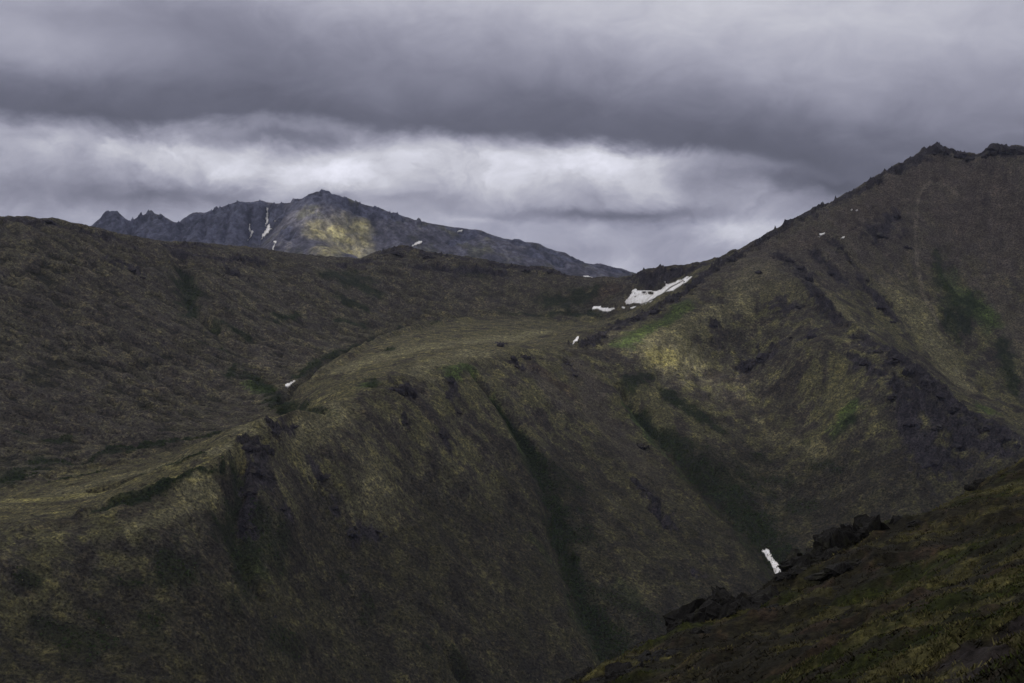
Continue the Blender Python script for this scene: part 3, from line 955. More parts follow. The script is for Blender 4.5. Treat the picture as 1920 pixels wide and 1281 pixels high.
FCOUL = far_S([[(500, 391, 4), (499, 405, 4), (498, 425, 5), (490, 448, 6), (480, 470, 6)], [(469, 395, 4), (469, 420, 4), (465, 445, 5)], [(540, 388, 4), (532, 402, 4), (520, 420, 5), (505, 430, 5)],
               [(244, 424, 5), (246, 445, 6)], [(318, 422, 5), (322, 445, 6)], [(430, 395, 4), (425, 430, 5), (415, 455, 6)], [(385, 405, 4), (380, 440, 6)], [(340, 425, 4), (335, 450, 5)]])
FGRASS_SUN = far_S([[(598, 436, 24), (630, 447, 32), (660, 440, 28), (688, 428, 14)], [(610, 466, 26), (660, 466, 26)]])  # far grass slope, painted brighter where the sun falls
FROCK = far_S([[(165, 430, 26), (206, 412, 30), (246, 425, 24), (288, 408, 30), (330, 425, 24), (370, 412, 26), (445, 390, 24), (487, 392, 26), (540, 390, 20), (594, 372, 18), (660, 382, 14), (740, 408, 10)],
               [(200, 445, 30), (300, 445, 30), (400, 430, 34), (470, 430, 34)], [(545, 440, 12), (535, 430, 10)], [(840, 428, 8), (900, 434, 9), (960, 455, 9), (1020, 466, 10), (1080, 490, 9), (1180, 512, 8)], [(880, 440, 12), (850, 455, 10)], [(1000, 475, 14), (1050, 490, 14)]])


FCREST = Stroke(far.cub, [(p[0], p[1] + 3, 12) for p in FAR if 150 < p[0] < 800], 4950, 7200)


def far_height(x, y, full=False):
    x = np.asarray(x, float)
    y = np.asarray(y, float)
    h = far.cub(x, y)
    wob = fbm(x, y, 120, 4, 0.6, 111)
    cg = strokes_d(FCOUL, x, y)
    rk = sstep(1.4, 0.6, strokes_d(FROCK, x + wob * 20, y + wob * 20) + 0.5 * wob)
    s1 = lic(far, x, y, 26.0, 20.0, 5, 113)
    s2 = lic(far, x, y, 80.0, 50.0, 4, 117)
    h += s2 * (3.5 + 11 * rk) + s1 * (2 + 4.0 * rk)
    h += rk * (0.45 + 0.75 * sstep(-0.25, 0.35, fbm(x, y, 95, 3, 0.5, 53))) * ((ridged(x, y, 110, 4, 0.5, 121) - 0.9) * 15 + (ridged(x, y, 40, 3, 0.5, 129) - 0.8) * 4)
    h += fbm(x, y, 30, 3, 0.6, 125) * 1.6
    cd = FCREST.d(x, y)
    h += np.exp(-cd ** 2) * (cd < 4) * (ridged(x * 1.0, y * 0.4, 36, 3, 0.5, 137) - 0.8) * 30 * (1 - sstep(-1020, -960, x) * sstep(-700, -760, x)) * sstep(-0.3, 0.3, fbm(x, y, 130, 2, 0.5, 139) + 0.1)
    h -= 20 * np.exp(-(cg) ** 2) * (cg < 5)
    if full:
        return h, rk, s1, s2, wob
    return h


fNC, fNR = 560, 280
fa = np.linspace(-0.40, 0.16, fNC)
fY = np.concatenate([np.linspace(5000, 5500, 25, endpoint=False), np.linspace(5500, 6330, 230, endpoint=False), np.linspace(6330, 7200, 25)])
A2, Y2 = np.meshgrid(fa, fY)
fx_, fy_ = (A2 * Y2).ravel(), Y2.ravel()
fz, frk, s1, s2, wob = far_height(fx_, fy_, True)
FC = np.tile(np.array([0.070, 0.070, 0.082], np.float32), (len(fx_), 1))  # bluish base colour also stands in for distance haze
fglow = sstep(1.7, 0.3, strokes_d(FGRASS_SUN, fx_ + wob * 14, fy_) + 0.4 * wob)
FC = mixc(FC, np.array([0.300, 0.275, 0.120], np.float32), 0.8 * fglow * (0.45 + 0.55 * sstep(-0.5, 0.5, fbm(fx_, fy_, 60, 4, 0.6, 133))))  # glow of the sunlit slope painted into its grass colour
FC = mixc(FC, np.array([0.050, 0.052, 0.022], np.float32), 0.6 * sstep(0.1, 0.7, fbm(fx_, fy_, 140, 4, 0.6, 131)) * (1 - fglow))
FC = mixc(FC, np.array([0.056, 0.060, 0.080], np.float32), 0.85 * frk)  # rock coloured bluer in place of thicker haze
FC *= np.array([0.90, 0.90, 1.02], np.float32) * np.clip(1 + 0.22 * s1 + 0.08 * s2 + 0.5 * fbm(fx_, fy_, 45, 4, 0.6, 143), 0.35, 1.9)[:, None]
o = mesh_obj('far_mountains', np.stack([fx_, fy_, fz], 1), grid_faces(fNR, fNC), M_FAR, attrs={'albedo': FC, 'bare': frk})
tag(o, 'distant jagged mountain range under the clouds at the left', 'mountains', kind='structure')

# ------------------------------------------------------------------ low ground out of sight, down to the horizon
m_g = terrain_material('lowland_cover', 60.0, 5.0)
n = 25
gx, gy = np.meshgrid(np.linspace(-14000, 14000, n), np.linspace(-14000, 14000, n))
gz = -950 - (gx ** 2 + gy ** 2) / 1.27e7 * 0.9
gv = np.stack([gx.ravel(), gy.ravel(), gz.ravel()], 1)
o = mesh_obj('ground', gv, grid_faces(n, n), m_g, attrs={'albedo': np.tile(np.array([.05, .05, .03], np.float32), (n * n, 1)), 'bare': np.zeros(n * n)})
tag(o, 'low country far below the mountains', 'ground', kind='structure')

# ------------------------------------------------------------------ snow patches
def snow_patch(poly, label, height, y0, y1, lift, px=1.4, holes=(), name='snow_patch'):
    p = np.array(poly, float)
    u0, v0 = p.min(0) - 2
    u1, v1 = p.max(0) + 2
    nu, nv = int((u1 - u0) / px) + 2, int((v1 - v0) / px) + 2
    U, W = np.meshgrid(u0 + np.arange(nu) * px, v0 + np.arange(nv) * px)
    u, v = U.ravel(), W.ravel()
    jit = fbm(u, v, 8, 4, 0.65, 141) * 2.4
    ins = inside(poly, u + jit, v + 0.7 * fbm(u, v, 6, 3, 0.6, 145))
    for h in holes:
        ins &= np.hypot((u - h[0]) / h[2], (v - h[1]) / h[3]) + 0.25 * jit > 1
    f = grid_faces(nv, nu)
    f = f[ins[f].all(1)]
    if len(f) == 0:
        return None
    used, inv = np.unique(f.ravel(), return_inverse=True)
    f = inv.reshape(f.shape)
    X, Y, Z = march(height, u[used], v[used], y0, y1, 420)
    ok = ~np.isnan(X)
    f = f[ok[f].all(1)]
    med = np.nanmedian(Y)
    f = f[(np.nanmax(Y[f], 1) - np.nanmin(Y[f], 1)) < med * 0.03]
    if len(f) == 0:
        return None
    used, inv = np.unique(f.ravel(), return_inverse=True)
    f = inv.reshape(f.shape)
    X, Y, Z = X[used], Y[used], Z[used]
    # smooth bed then lift
    for _ in range(2):
        acc = np.zeros(len(Z))
        cnt = np.zeros(len(Z))
        for i in range(4):
            j = (i + 1) % 4
            np.add.at(acc, f[:, i], Z[f[:, j]])
            np.add.at(cnt, f[:, i], 1)
        Z = np.maximum(Z, 0.5 * Z + 0.5 * acc / np.maximum(cnt, 1))
    top = np.stack([X, Y, Z + lift], 1)
    bot = np.stack([X, Y, Z - lift * 2.5], 1)
    nV = len(X)
    # rim wall
    e = np.concatenate([f[:, [0, 1]], f[:, [1, 2]], f[:, [2, 3]], f[:, [3, 0]]])
    key = np.sort(e, 1)
    _, idx, cnt = np.unique(key, axis=0, return_index=True, return_counts=True)
    rim = e[idx[cnt == 1]]
    walls = np.stack([rim[:, 1], rim[:, 0], rim[:, 0] + nV, rim[:, 1] + nV], 1)
    c = np.array([X.mean(), Y.mean(), Z.mean()])
    allv = np.concatenate([top, bot]) - c
    rimv = np.zeros(2 * nV)
    rimv[nV:] = 1
    rimv[np.unique(rim)] = 1
    nb = np.zeros(nV)
    for i in range(4):
        np.maximum.at(nb, f[:, i], rimv[f].max(1))
    rimv[:nV] = np.maximum(rimv[:nV], 0.5 * nb)
    o = mesh_obj(name, allv, np.concatenate([f[:, ::-1], walls]), M_SNOW, attrs={'rim': rimv})
    o.location = c
    return tag(o, label, 'snow', 'old snow patches left on the mountains')


MH = mid_top
far_top = polar_lookup(fz.reshape(fNR, fNC), fa[0], fa[-1], fY)
snow_patch([(1299, 519), (1288, 530), (1277, 537), (1262, 547), (1250, 549), (1235, 556), (1222, 565), (1212, 571), (1203, 573), (1197, 571), (1187, 570), (1175, 573), (1171, 567), (1176, 561), (1182, 552), (1186, 544), (1192, 541), (1195, 545),
            (1212, 545), (1230, 546), (1240, 543), (1247, 535), (1244, 529), (1248, 529), (1251, 533), (1262, 530), (1275, 525), (1288, 519)],
           'largest white snowfield sloping up the shaded headwall above the bench', MH, 1500, 3500, 1.0, 1.1, [(1221, 550, 4, 2.2), (1207, 549, 3, 1)])
snow_patch([(1106, 582), (1110, 577), (1116, 574), (1127, 574), (1130, 578), (1140, 576), (1142, 579), (1154, 577), (1153, 580), (1140, 586), (1128, 585), (1120, 581)],
           'flat ragged snow patch at the foot of the headwall, left of the largest snowfield', MH, 1500, 3500, 0.9, 1.0)
snow_patch([(1163, 578), (1167, 575), (1174, 576), (1172, 580)], 'tiny snow scrap touching the lower left tip of the largest snowfield', MH, 1500, 3500, 0.9, 0.8)
snow_patch([(1178, 578), (1186, 576), (1194, 574), (1191, 578), (1182, 581)], 'narrow snow strip just under the bottom edge of the largest snowfield', MH, 1500, 3500, 0.9, 0.8)
snow_patch([(1071, 648), (1075, 641), (1080, 634), (1086, 631), (1087, 636), (1083, 640), (1078, 647)], 'small snow patch in the notch where the bench meets the rocky crest', MH, 1500, 3500, 1.2, 0.9)
snow_patch([(534, 726), (535, 722), (542, 720), (553, 714), (554, 716), (545, 724), (537, 729)], 'small sliver of snow in the stream gully beside the rounded mound', MH, 1300, 3500, 1.2, 0.9)
snow_patch([(1427, 1035), (1434, 1031), (1434, 1027), (1441, 1033), (1446, 1042), (1455, 1053), (1466, 1066), (1478, 1081), (1486, 1092), (1462, 1092), (1455, 1081), (1446, 1064), (1437, 1047)],
           'tall tongue of snow low in the right green gully behind the near rocks', MH, 1200, 3000, 1.3, 1.2)
snow_patch([(1530, 449), (1537, 443), (1534, 441), (1541, 437), (1549, 438), (1542, 442)], 'arrow shaped snow scrap high on the right mountain', MH, 1500, 3300, 1.4, 0.8)
snow_patch([(1575, 449), (1579, 445), (1587, 443), (1582, 448)], 'small snow scrap right of the arrow shaped one on the right mountain', MH, 1500, 3300, 1.4, 0.7)
snow_patch([(1593, 395), (1597, 392), (1600, 394), (1597, 396)], 'tiny snow fleck highest on the right mountain below the skyline', MH, 1500, 3300, 1.4, 0.6)
snow_patch([(1603, 396), (1606, 393), (1609, 395), (1606, 397)], 'tiny snow fleck just right of the highest fleck on the right mountain', MH, 1500, 3300, 1.4, 0.6)
for poly, lab in [
        ([(499, 390), (502, 390), (502, 404), (503, 412), (500, 426), (497, 430), (498, 412)], 'thin vertical snow gully below the notch in the far ridge'),
        ([(486, 453), (491, 444), (496, 436), (502, 424), (506, 420), (507, 428), (511, 430), (503, 438), (495, 446)], 'widest snow wedge on the far range below the vertical snow gully'),
        ([(459, 455), (466, 447), (469, 440), (466, 430), (468, 420), (471, 421), (470, 433), (477, 434), (473, 441), (467, 450)], 'forked thin snow streak left of the snow wedge on the far range'),
        ([(509, 471), (512, 461), (513, 452), (517, 453), (516, 462), (512, 471)], 'short upright snow streak low on the far range, right of the snow wedge'),
        ([(771, 465), (776, 458), (786, 453), (794, 453), (791, 457), (782, 461)], 'oblong snow patch on the far range right of the sunlit slope'),
        ([(855, 437), (860, 433), (868, 432), (866, 436)], 'small snow patch just under the crest of the far range'),
        ([(1093, 518), (1101, 518), (1110, 521), (1110, 526), (1102, 526)], 'low snow patch at the foot of the far range above the saddle'),
        ([(514, 417), (519, 411), (518, 416)], 'tiny snow speck right of the vertical snow gully on the far range')]:
    snow_patch(poly, lab, far_top, 5000, 7100, 3.5, 0.8)

# ------------------------------------------------------------------ scrub thickets in the gullies and hollows
def scrub(n):
    rs = np.random.default_rng(5)
    dens = np.maximum(mk['thick'] ** 2, 0.30 * mk['shrub'] ** 3 * (rightm * (mz > -170) < 0.5))
    sel = np.nonzero((dens > 0.03) & (np.abs(mx / my) < 0.40) & (my < 2400))[0]
    wgt = my[sel] ** 2 * dens[sel]                        # the mesh is denser near by: even out over the ground
    sel = rs.choice(sel, n, p=wgt / wgt.sum())
    cx, cy = mx[sel] + rs.normal(size=n) * 1.5, my[sel] + rs.normal(size=n) * 1.5
    cz = mid_top(cx, cy)
    B = 6
    sz = rs.uniform(0.6, 1.5, n)[:, None]
    th, ph = rs.uniform(0, 2 * math.pi, (n, B)), rs.uniform(0.1, 1.4, (n, B))
    d = np.stack([np.cos(th) * np.cos(ph), np.sin(th) * np.cos(ph), np.sin(ph) * 0.8], -1)
    c = np.stack([cx, cy, cz], -1)[:, None] + d * sz[..., None] * 0.9
    t1 = rs.normal(size=(n, B, 3))
    t1 -= (t1 * d).sum(-1, keepdims=True) * d * 0.7
    t1 /= np.linalg.norm(t1, axis=-1, keepdims=True)
    t2 = np.cross(d, t1)
    t1, t2 = t1 * sz[..., None] * 0.62, t2 * sz[..., None] * 0.5
    p = np.stack([c - t1 - t2, c + t1 - t2 * .8, c + t1 * .8 + t2, c - t1 * .7 + t2], 2).reshape(-1, 3)
    o = mesh_obj('scrub', p, np.arange(len(p)).reshape(-1, 4), leaf_material('scrub_leaf', (0.009, 0.016, 0.005), (0.034, 0.050, 0.015), 0.25), smooth=False)
    return tag(o, 'low dark green scrub filling the gullies and hollows', 'scrub', kind='stuff')


# ------------------------------------------------------------------ crags
def hull_chunk(rs, n=14, rough=0.0):
    import bmesh
    bm = bmesh.new()
    for _ in range(n):
        v = rs.normal(size=3)
        v = v / np.linalg.norm(v) * (0.72 + 0.28 * rs.random())
        bm.verts.new(v)
    bmesh.ops.convex_hull(bm, input=bm.verts)
    bmesh.ops.delete(bm, geom=[v for v in bm.verts if not v.link_faces], context='VERTS')
    bmesh.ops.triangulate(bm, faces=bm.faces)
    if rough:
        for amp in (rough, rough * 0.55):
            bmesh.ops.subdivide_edges(bm, edges=bm.edges, cuts=1, use_grid_fill=True)
            bmesh.ops.triangulate(bm, faces=bm.faces)
            for v in bm.verts:
                v.co *= 1 + rs.normal() * amp
    bm.verts.index_update()
    vs = np.array([v.co[:] for v in bm.verts])
    fs = np.array([[v.index for v in f.verts] for f in bm.faces])
    bm.free()
    return vs, fs


def crag_mesh(name, seed, mat, n, spread=(0.8, 0.45), tall=0.9, rough=0.0, size=1.0, split=0):
    """a heap of broken angular blocks, about 2 units wide, base at z = 0"""
    rs = np.random.default_rng(seed)
    Vs, Fs, off = [], [], 0
    for k in range(n):
        t = k / max(1, n - 1)
        s = (0.46 - 0.26 * t) * (0.7 + 0.6 * rs.random()) * size
        cx, cy = np.clip(rs.normal(), -1.8, 1.8) * spread[0] * 0.5, np.clip(rs.normal(), -1.8, 1.8) * spread[1] * 0.5
        cz = tall * (0.05 + 0.62 * rs.random()) * max(0.15, 1 - abs(cx) / 1.25)
        v, f = hull_chunk(rs, 26 if rough else 13, rough)
        v = v * np.array([s * (0.8 + 0.5 * rs.random()), s * (0.8 + 0.4 * rs.random()), s * (0.8 + 0.6 * rs.random()) * (0.6 + 0.6 * tall)])
        a = rs.normal() * (0.15 if rough else 0.35)
        c_, s_ = math.cos(a), math.sin(a)
        v = v @ np.array([[c_, 0, -s_], [0, 1, 0], [s_, 0, c_]])
        Vs.append(v + np.array([cx, cy, cz]))
        Fs.append(f + off)
        off += len(v)
    def bake(nm, vs, fs):
        me_o = mesh_obj(nm, vs, fs, mat, smooth=False)
        me = me_o.data
        bpy.data.objects.remove(me_o)
        return me
    if not split:
        return bake(name, np.concatenate(Vs), np.concatenate(Fs))
    # the largest blocks are parts of their own, the rubble between them is the outcrop's own mesh
    blocks = [bake('block', Vs[k], Fs[k] - Fs[k].min()) for k in range(split)]
    o0 = sum(len(v) for v in Vs[:split])
    return bake(name, np.concatenate(Vs[split:]), np.concatenate(Fs[split:]) - o0), blocks


scrub(11000)


def strew(name, label, cat, mat, n, dens, smin, smax, flat, seed):
    """many small pieces strewn over the slopes: one object"""
    rs = np.random.default_rng(seed)
    ok = np.nonzero((dens > 0.02) & (np.abs(mx / my) < 0.40))[0]
    wgt = my[ok] ** 1.6 * dens[ok]
    sel = rs.choice(ok, n, p=wgt / wgt.sum())
    cx, cy = mx[sel] + rs.normal(size=n) * 2, my[sel] + rs.normal(size=n) * 2
    cz = mid_top(cx, cy)
    variants = [hull_chunk(rs, 8) for _ in range(12)]
    Vs, Fs, off = [], [], 0
    size = rs.uniform(0, 1, n) ** 2.2 * (smax - smin) + smin
    rot = rs.uniform(0, 6.283, n)
    for i in range(n):
        v, f = variants[i % 12]
        c_, s_ = math.cos(rot[i]), math.sin(rot[i])
        w_ = v * size[i]
        Vs.append(np.stack([w_[:, 0] * c_ - w_[:, 1] * s_ + cx[i], w_[:, 0] * s_ + w_[:, 1] * c_ + cy[i], w_[:, 2] * flat + cz[i]], 1))
        Fs.append(f + off)
        off += len(v)
    o = mesh_obj(name, np.concatenate(Vs), np.concatenate(Fs), mat, smooth=False)
    return tag(o, label, cat, kind='stuff')


near_rock = sstep(6.0, 0.8, strokes_d(ROCK, mx, my))
strew('boulders', 'countless small dark boulders strewn below the crags and over the slopes', 'boulders', M_CRAG, 6500,
      0.05 + 0.8 * near_rock ** 2 + 0.25 * mk['scree'] + 0.25 * mk['rock'] + 0.2 * sstep(0.1, 0.6, fbm(mx, my, 60, 3, 0.6, 151)), 0.5, 2.6, 0.75, 31)
strew('tussocks', 'countless pale grass tussocks over the tundra slopes', 'tussocks', leaf_material('straw_tussock', (0.050, 0.046, 0.024), (0.135, 0.120, 0.068), 0.12), 12000,
      (1 - mk['shrub']) * (1 - mk['rock']) * (0.05 + sstep(-0.1, 0.5, fbm(mx, my, 35, 4, 0.6, 153) + 0.3 * mk['yellow'])) * (my < 2300), 0.5, 1.5, 0.45, 37)
CRAGS = [crag_mesh('crag_%d' % i, 200 + i, M_CRAG, 16 + 2 * i, (0.9, 0.5), 0.75 + 0.12 * (i % 3)) for i in range(6)]
G_RIB = 'dark crags along the rocky rib of the right mountain'
G_CREST = 'dark crags along the rocky crest between bench and right mountain'
G_SKY = 'crags on the left skyline'
G_SPUR = 'dark crags scattered over the central spur'
G_FACE = 'dark crags on the upper face of the right mountain'
G_TOP = 'summit crags on the right skyline'
L_RIB = 'dark jagged crag on the long rocky rib descending the right mountain'
L_CREST = 'dark broken crag on the crest beside the bench'
L_FACE = 'dark crag in the broken rock streaks of the upper right mountain face'
L_SPUR = 'small dark crag on the open slope of the central spur'
CR = [  # u, v, width px, height factor, label, group
    (1752, 283, 50, 1.0, 'tall rocky knob left of the twin summits on the right skyline', G_TOP), (1764, 280, 30, 1.1, 'pointed block on the right end of the rocky knob on the right skyline', G_TOP),
    (1802, 292, 40, .8, 'low crag in the gap between the right skyline knobs', G_TOP), (1822, 296, 22, .7, 'smallest crag in the gap between the right skyline knobs', G_TOP),
    (1862, 284, 46, 1.0, 'broad square crag on the right skyline, left half', G_TOP), (1884, 282, 40, 1.0, 'broad square crag on the right skyline, right half', G_TOP), (1912, 286, 34, .9, 'crag at the right edge of the photo on the skyline', G_TOP),
    (1648, 334, 16, .9, 'small bump of rock where the right skyline ridge steepens', G_TOP),
    (762, 733, 40, 1.2, 'large wedge of dark rock on the spur crest', G_SPUR), (736, 726, 22, .8, 'smaller rock just left of the large wedge on the spur crest', G_SPUR), (828, 815, 26, 1.0, 'lone dark crag in mid slope below the spur crest', G_SPUR),
    (757, 790, 16, .8, L_SPUR, G_SPUR), (858, 771, 16, .8, L_SPUR, G_SPUR), (842, 712, 22, .8, L_SPUR, G_SPUR), (838, 743, 16, .8, L_SPUR, G_SPUR), (601, 890, 34, .9, 'dark round crag right of the broken cliff on the left spur', G_SPUR),
    (626, 950, 20, .8, L_SPUR, G_SPUR), (658, 998, 30, .8, 'wide dark rock low on the central spur', G_SPUR), (706, 993, 18, .7, L_SPUR, G_SPUR), (962, 669, 16, 1.0, L_SPUR, G_SPUR), (985, 668, 22, 1.0, 'crag pair member nearest the spur top, below the bench', G_SPUR),
    (967, 685, 16, .8, L_SPUR, G_SPUR), (936, 646, 24, .8, L_SPUR, G_SPUR), (1064, 682, 18, .8, L_SPUR, G_SPUR), (1076, 701, 16, .9, L_SPUR, G_SPUR), (998, 694, 12, .7, L_SPUR, G_SPUR),
    (1205, 915, 18, .8, L_SPUR, G_SPUR), (1228, 942, 24, .9, L_SPUR, G_SPUR), (1250, 985, 22, .8, L_SPUR, G_SPUR), (1203, 834, 20, .7, L_SPUR, G_SPUR), (1300, 1076, 18, .8, L_SPUR, G_SPUR),
    (470, 836, 34, 1.0, 'top block of the broken cliff on the left spur', G_SPUR), (498, 842, 34, 1.1, 'upper right block of the broken cliff on the left spur', G_SPUR), (478, 880, 36, 1.0, 'middle block of the broken cliff on the left spur', G_SPUR), (470, 920, 28, .9, 'lower block of the broken cliff on the left spur', G_SPUR),
    (466, 984, 20, .8, L_SPUR, G_SPUR), (513, 810, 26, .9, 'crag on the spur crest above the broken cliff', G_SPUR), (550, 797, 18, .9, L_SPUR, G_SPUR), (529, 952, 20, .8, L_SPUR, G_SPUR), (720, 1003, 14, .7, L_SPUR, G_SPUR),
    (1428, 672, 44, .9, 'biggest lone dark outcrop on the open right slope', G_FACE), (1410, 684, 30, .9, 'dark block leaning on the left side of the biggest lone outcrop', G_FACE), (1392, 694, 18, .8, 'small block at the foot of the biggest lone outcrop', G_FACE),
    (1620, 678, 28, 1.1, 'upright dark crag just left of the rocky rib', G_RIB), (1337, 608, 18, .9, L_FACE, G_FACE), (1424, 508, 18, .8, L_FACE, G_FACE), (1497, 574, 22, .8, L_FACE, G_FACE), (1525, 630, 24, .9, L_FACE, G_FACE), (1483, 631, 14, .8, L_FACE, G_FACE),
    (1648, 438, 34, .9, L_FACE, G_FACE), (1682, 405, 22, .9, L_FACE, G_FACE), (1500, 500, 26, 1.0, L_FACE, G_FACE), (1516, 522, 26, 1.1, L_FACE, G_FACE), (1532, 552, 24, 1.0, L_FACE, G_FACE), (1548, 580, 18, .9, L_FACE, G_FACE), (1556, 508, 22, .9, L_FACE, G_FACE),
    (1575, 463, 16, .9, L_FACE, G_FACE), (1590, 486, 14, .8, L_FACE, G_FACE), (1626, 524, 14, .8, L_FACE, G_FACE), (1650, 574, 24, .9, L_FACE, G_FACE), (1672, 602, 16, .8, L_FACE, G_FACE), (1480, 486, 22, 1.0, L_FACE, G_FACE), (1700, 462, 20, .8, L_FACE, G_FACE),
    (1650, 656, 26, .9, L_RIB, G_RIB), (1680, 674, 30, 1.0, L_RIB, G_RIB), (1708, 694, 34, 1.0, L_RIB, G_RIB), (1735, 716, 34, 1.0, L_RIB, G_RIB), (1762, 738, 34, 1.0, L_RIB, G_RIB), (1792, 764, 32, 1.0, L_RIB, G_RIB), (1822, 785, 30, .9, L_RIB, G_RIB), (1850, 802, 28, .9, L_RIB, G_RIB), (1882, 820, 30, .9, L_RIB, G_RIB), (1908, 834, 30, .9, L_RIB, G_RIB),
    (1705, 790, 30, .9, L_RIB, G_RIB), (1675, 742, 22, .9, L_RIB, G_RIB), (1742, 866, 34, .8, L_RIB, G_RIB), (1760, 800, 26, .8, L_RIB, G_RIB), (1790, 835, 24, .8, L_RIB, G_RIB),
    (1130, 628, 26, .8, L_CREST, G_CREST), (1160, 614, 30, .9, L_CREST, G_CREST), (1195, 597, 32, .9, L_CREST, G_CREST), (1230, 580, 30, .8, L_CREST, G_CREST), (1262, 562, 26, .8, L_CREST, G_CREST), (1300, 536, 26, .9, L_CREST, G_CREST), (1345, 505, 30, .9, L_CREST, G_CREST), (1375, 484, 30, .9, L_CREST, G_CREST),
    (94, 414, 20, .8, 'widest crag on the skyline of the left hillside', G_SKY), (66, 413, 10, .8, 'small crag left of the widest one on the left skyline', G_SKY), (205, 489, 12, .8, 'upper small crag below the left skyline', G_SKY), (243, 502, 20, .6, 'flat crag in the middle of the three below the left skyline', G_SKY), (265, 518, 16, .9, 'lowest of the three crags below the left skyline', G_SKY),
    (748, 471, 28, .7, 'rounded dark crag crowning the middle skyline ridge', G_SKY), (805, 480, 24, .7, 'crag on the middle skyline ridge right of its highest point', G_SKY), (985, 504, 20, .8, 'first of two dark crags at the right end of the middle skyline', G_SKY), (1030, 508, 20, .8, 'second of two dark crags at the right end of the middle skyline', G_SKY), (1265, 503, 20, .8, 'crag on the skyline above the largest snowfield', G_SKY), (1205, 511, 18, .8, 'crag at the left end of the cliff above the largest snowfield', G_SKY),
    (440, 508, 18, .7, 'dark crag below the skyline right of the dark hollow', G_SKY), (360, 462, 16, .6, 'low crag on the skyline above the dark hollow', G_SKY)]
ORD = ['first', 'second', 'third', 'fourth', 'fifth', 'sixth', 'seventh', 'eighth', 'ninth', 'tenth', 'eleventh', 'twelfth', 'thirteenth', 'fourteenth', 'fifteenth',
       'sixteenth', 'seventeenth', 'eighteenth', 'nineteenth', 'twentieth', 'twenty-first', 'twenty-second', 'twenty-third']
for plain, order, phrase in ((L_RIB, 1, '%s dark jagged crag from the top of the long rocky rib'), (L_CREST, 0, '%s dark broken crag from the left on the crest beside the bench'),
                             (L_FACE, 0, '%s dark crag from the left in the rock streaks of the upper right face'), (L_SPUR, 0, '%s small dark crag from the left on the open central spur')):
    mine = sorted([i for i, c in enumerate(CR) if c[4] == plain], key=lambda i: CR[i][order])
    for k, i in enumerate(mine):
        CR[i] = CR[i][:4] + (phrase % ORD[k],) + CR[i][5:]
cu, cv = np.array([c[0] for c in CR], float), np.array([c[1] for c in CR], float)
px, py, pz = march(mid_top, cu, cv + 3, 900, 3500, 900)
for i, (u, v, wpx, hf, lab, grp) in enumerate(CR):
    if np.isnan(px[i]):
        ax, bz = pix_dir(u, v + 6)
        px_, py_, pz_ = march(mid_top, np.array([u]), np.array([v + 9.0]), 900, 3500, 900)
        if np.isnan(px_[0]):
            print('crag misses ground', u, v)
            continue
        px[i], py[i], pz[i] = px_[0], py_[0], pz_[0]
    o = bpy.data.objects.new('rock_outcrop', CRAGS[i % 6])
    col.objects.link(o)
    s = wpx * py[i] / F * 0.5
    gz = float(mid_top(np.array([px[i]]), np.array([py[i]]))[0])
    o.location = (px[i], py[i], gz - s * 0.22)
    o.scale = (s * random.uniform(.9, 1.15), s * random.uniform(.9, 1.2), s * hf * random.uniform(.85, 1.05))
    o.rotation_euler = (random.uniform(-.15, .15), random.uniform(-.3, .3), random.uniform(-.5, .5))
    tag(o, lab, 'rock', grp)

# ------------------------------------------------------------------ near hillside
EDGE = [(1080, 1290, 66), (1130, 1256, 67), (1220, 1220, 70), (1290, 1192, 73), (1380, 1140, 76), (1470, 1098, 79), (1540, 1052, 82), (1600, 1020, 84), (1660, 998, 86),
        (1740, 976, 88), (1800, 938, 90), (1860, 904, 92), (1920, 871, 94), (2060, 800, 98), (2250, 710, 104)]
NP = []
for (u, v, Y) in dense(EDGE, 25):
    p = at(u, v, Y)
    NP += [p, (p[0], p[1] + 14, p[2] - 9.5), (p[0], p[1] + 45, p[2] - 33), (p[0], p[1] + 140, p[2] - 115)]
for q in [(1920, 1281, 24), (1700, 1281, 33), (1500, 1281, 42), (1300, 1281, 53), (1920, 1150, 39), (1700, 1150, 52), (1500, 1190, 60), (1920, 1000, 64), (1750, 1060, 67), (1620, 1100, 68), (1400, 1210, 64), (2100, 1150, 36), (2100, 950, 66), (1850, 940, 82)]:
    NP.append(at(*q))
NP += [(0, -2, -1.7), (0, 4, -2.4), (12, 4, -0.6), (-8, 8, -7), (-6, 30, -19), (-12, 60, -34), (2, 45, -16.5), (0, 60, -21), (30, 20, 3), (60, 60, 4), (-30, 20, -24), (80, 120, -4), (-30, 90, -60), (0, 100, -48), (-40, 160, -120), (4, 14, -6.5)]
near = Field(NP, 4.0, -70, 120, -10, 260, 1.0)


def near_height(x, y):
    x = np.asarray(x, float)
    y = np.asarray(y, float)
    return near.cub(x, y) + fbm(x, y, 5.0, 5, 0.55, 161) * 0.34 + np.abs(fbm(x, y, 1.1, 3, 0.55, 167)) * 0.16 + np.abs(fbm(x * 0.5 + y * .2, y, 2.6, 3, 0.6, 171)) * 0.5


nNC, nNR = 430, 300
na = np.linspace(-0.02, 0.46, nNC)
nY = np.exp(np.linspace(math.log(11), math.log(190), nNR))
A2, Y2 = np.meshgrid(na, nY)
nx, ny = (A2 * Y2).ravel(), Y2.ravel()
nz_ = near_height(nx, ny)
stones = Stroke(near.cub, [(1930, 1200, 70), (1840, 1260, 60), (1760, 1300, 50)], 8, 200)


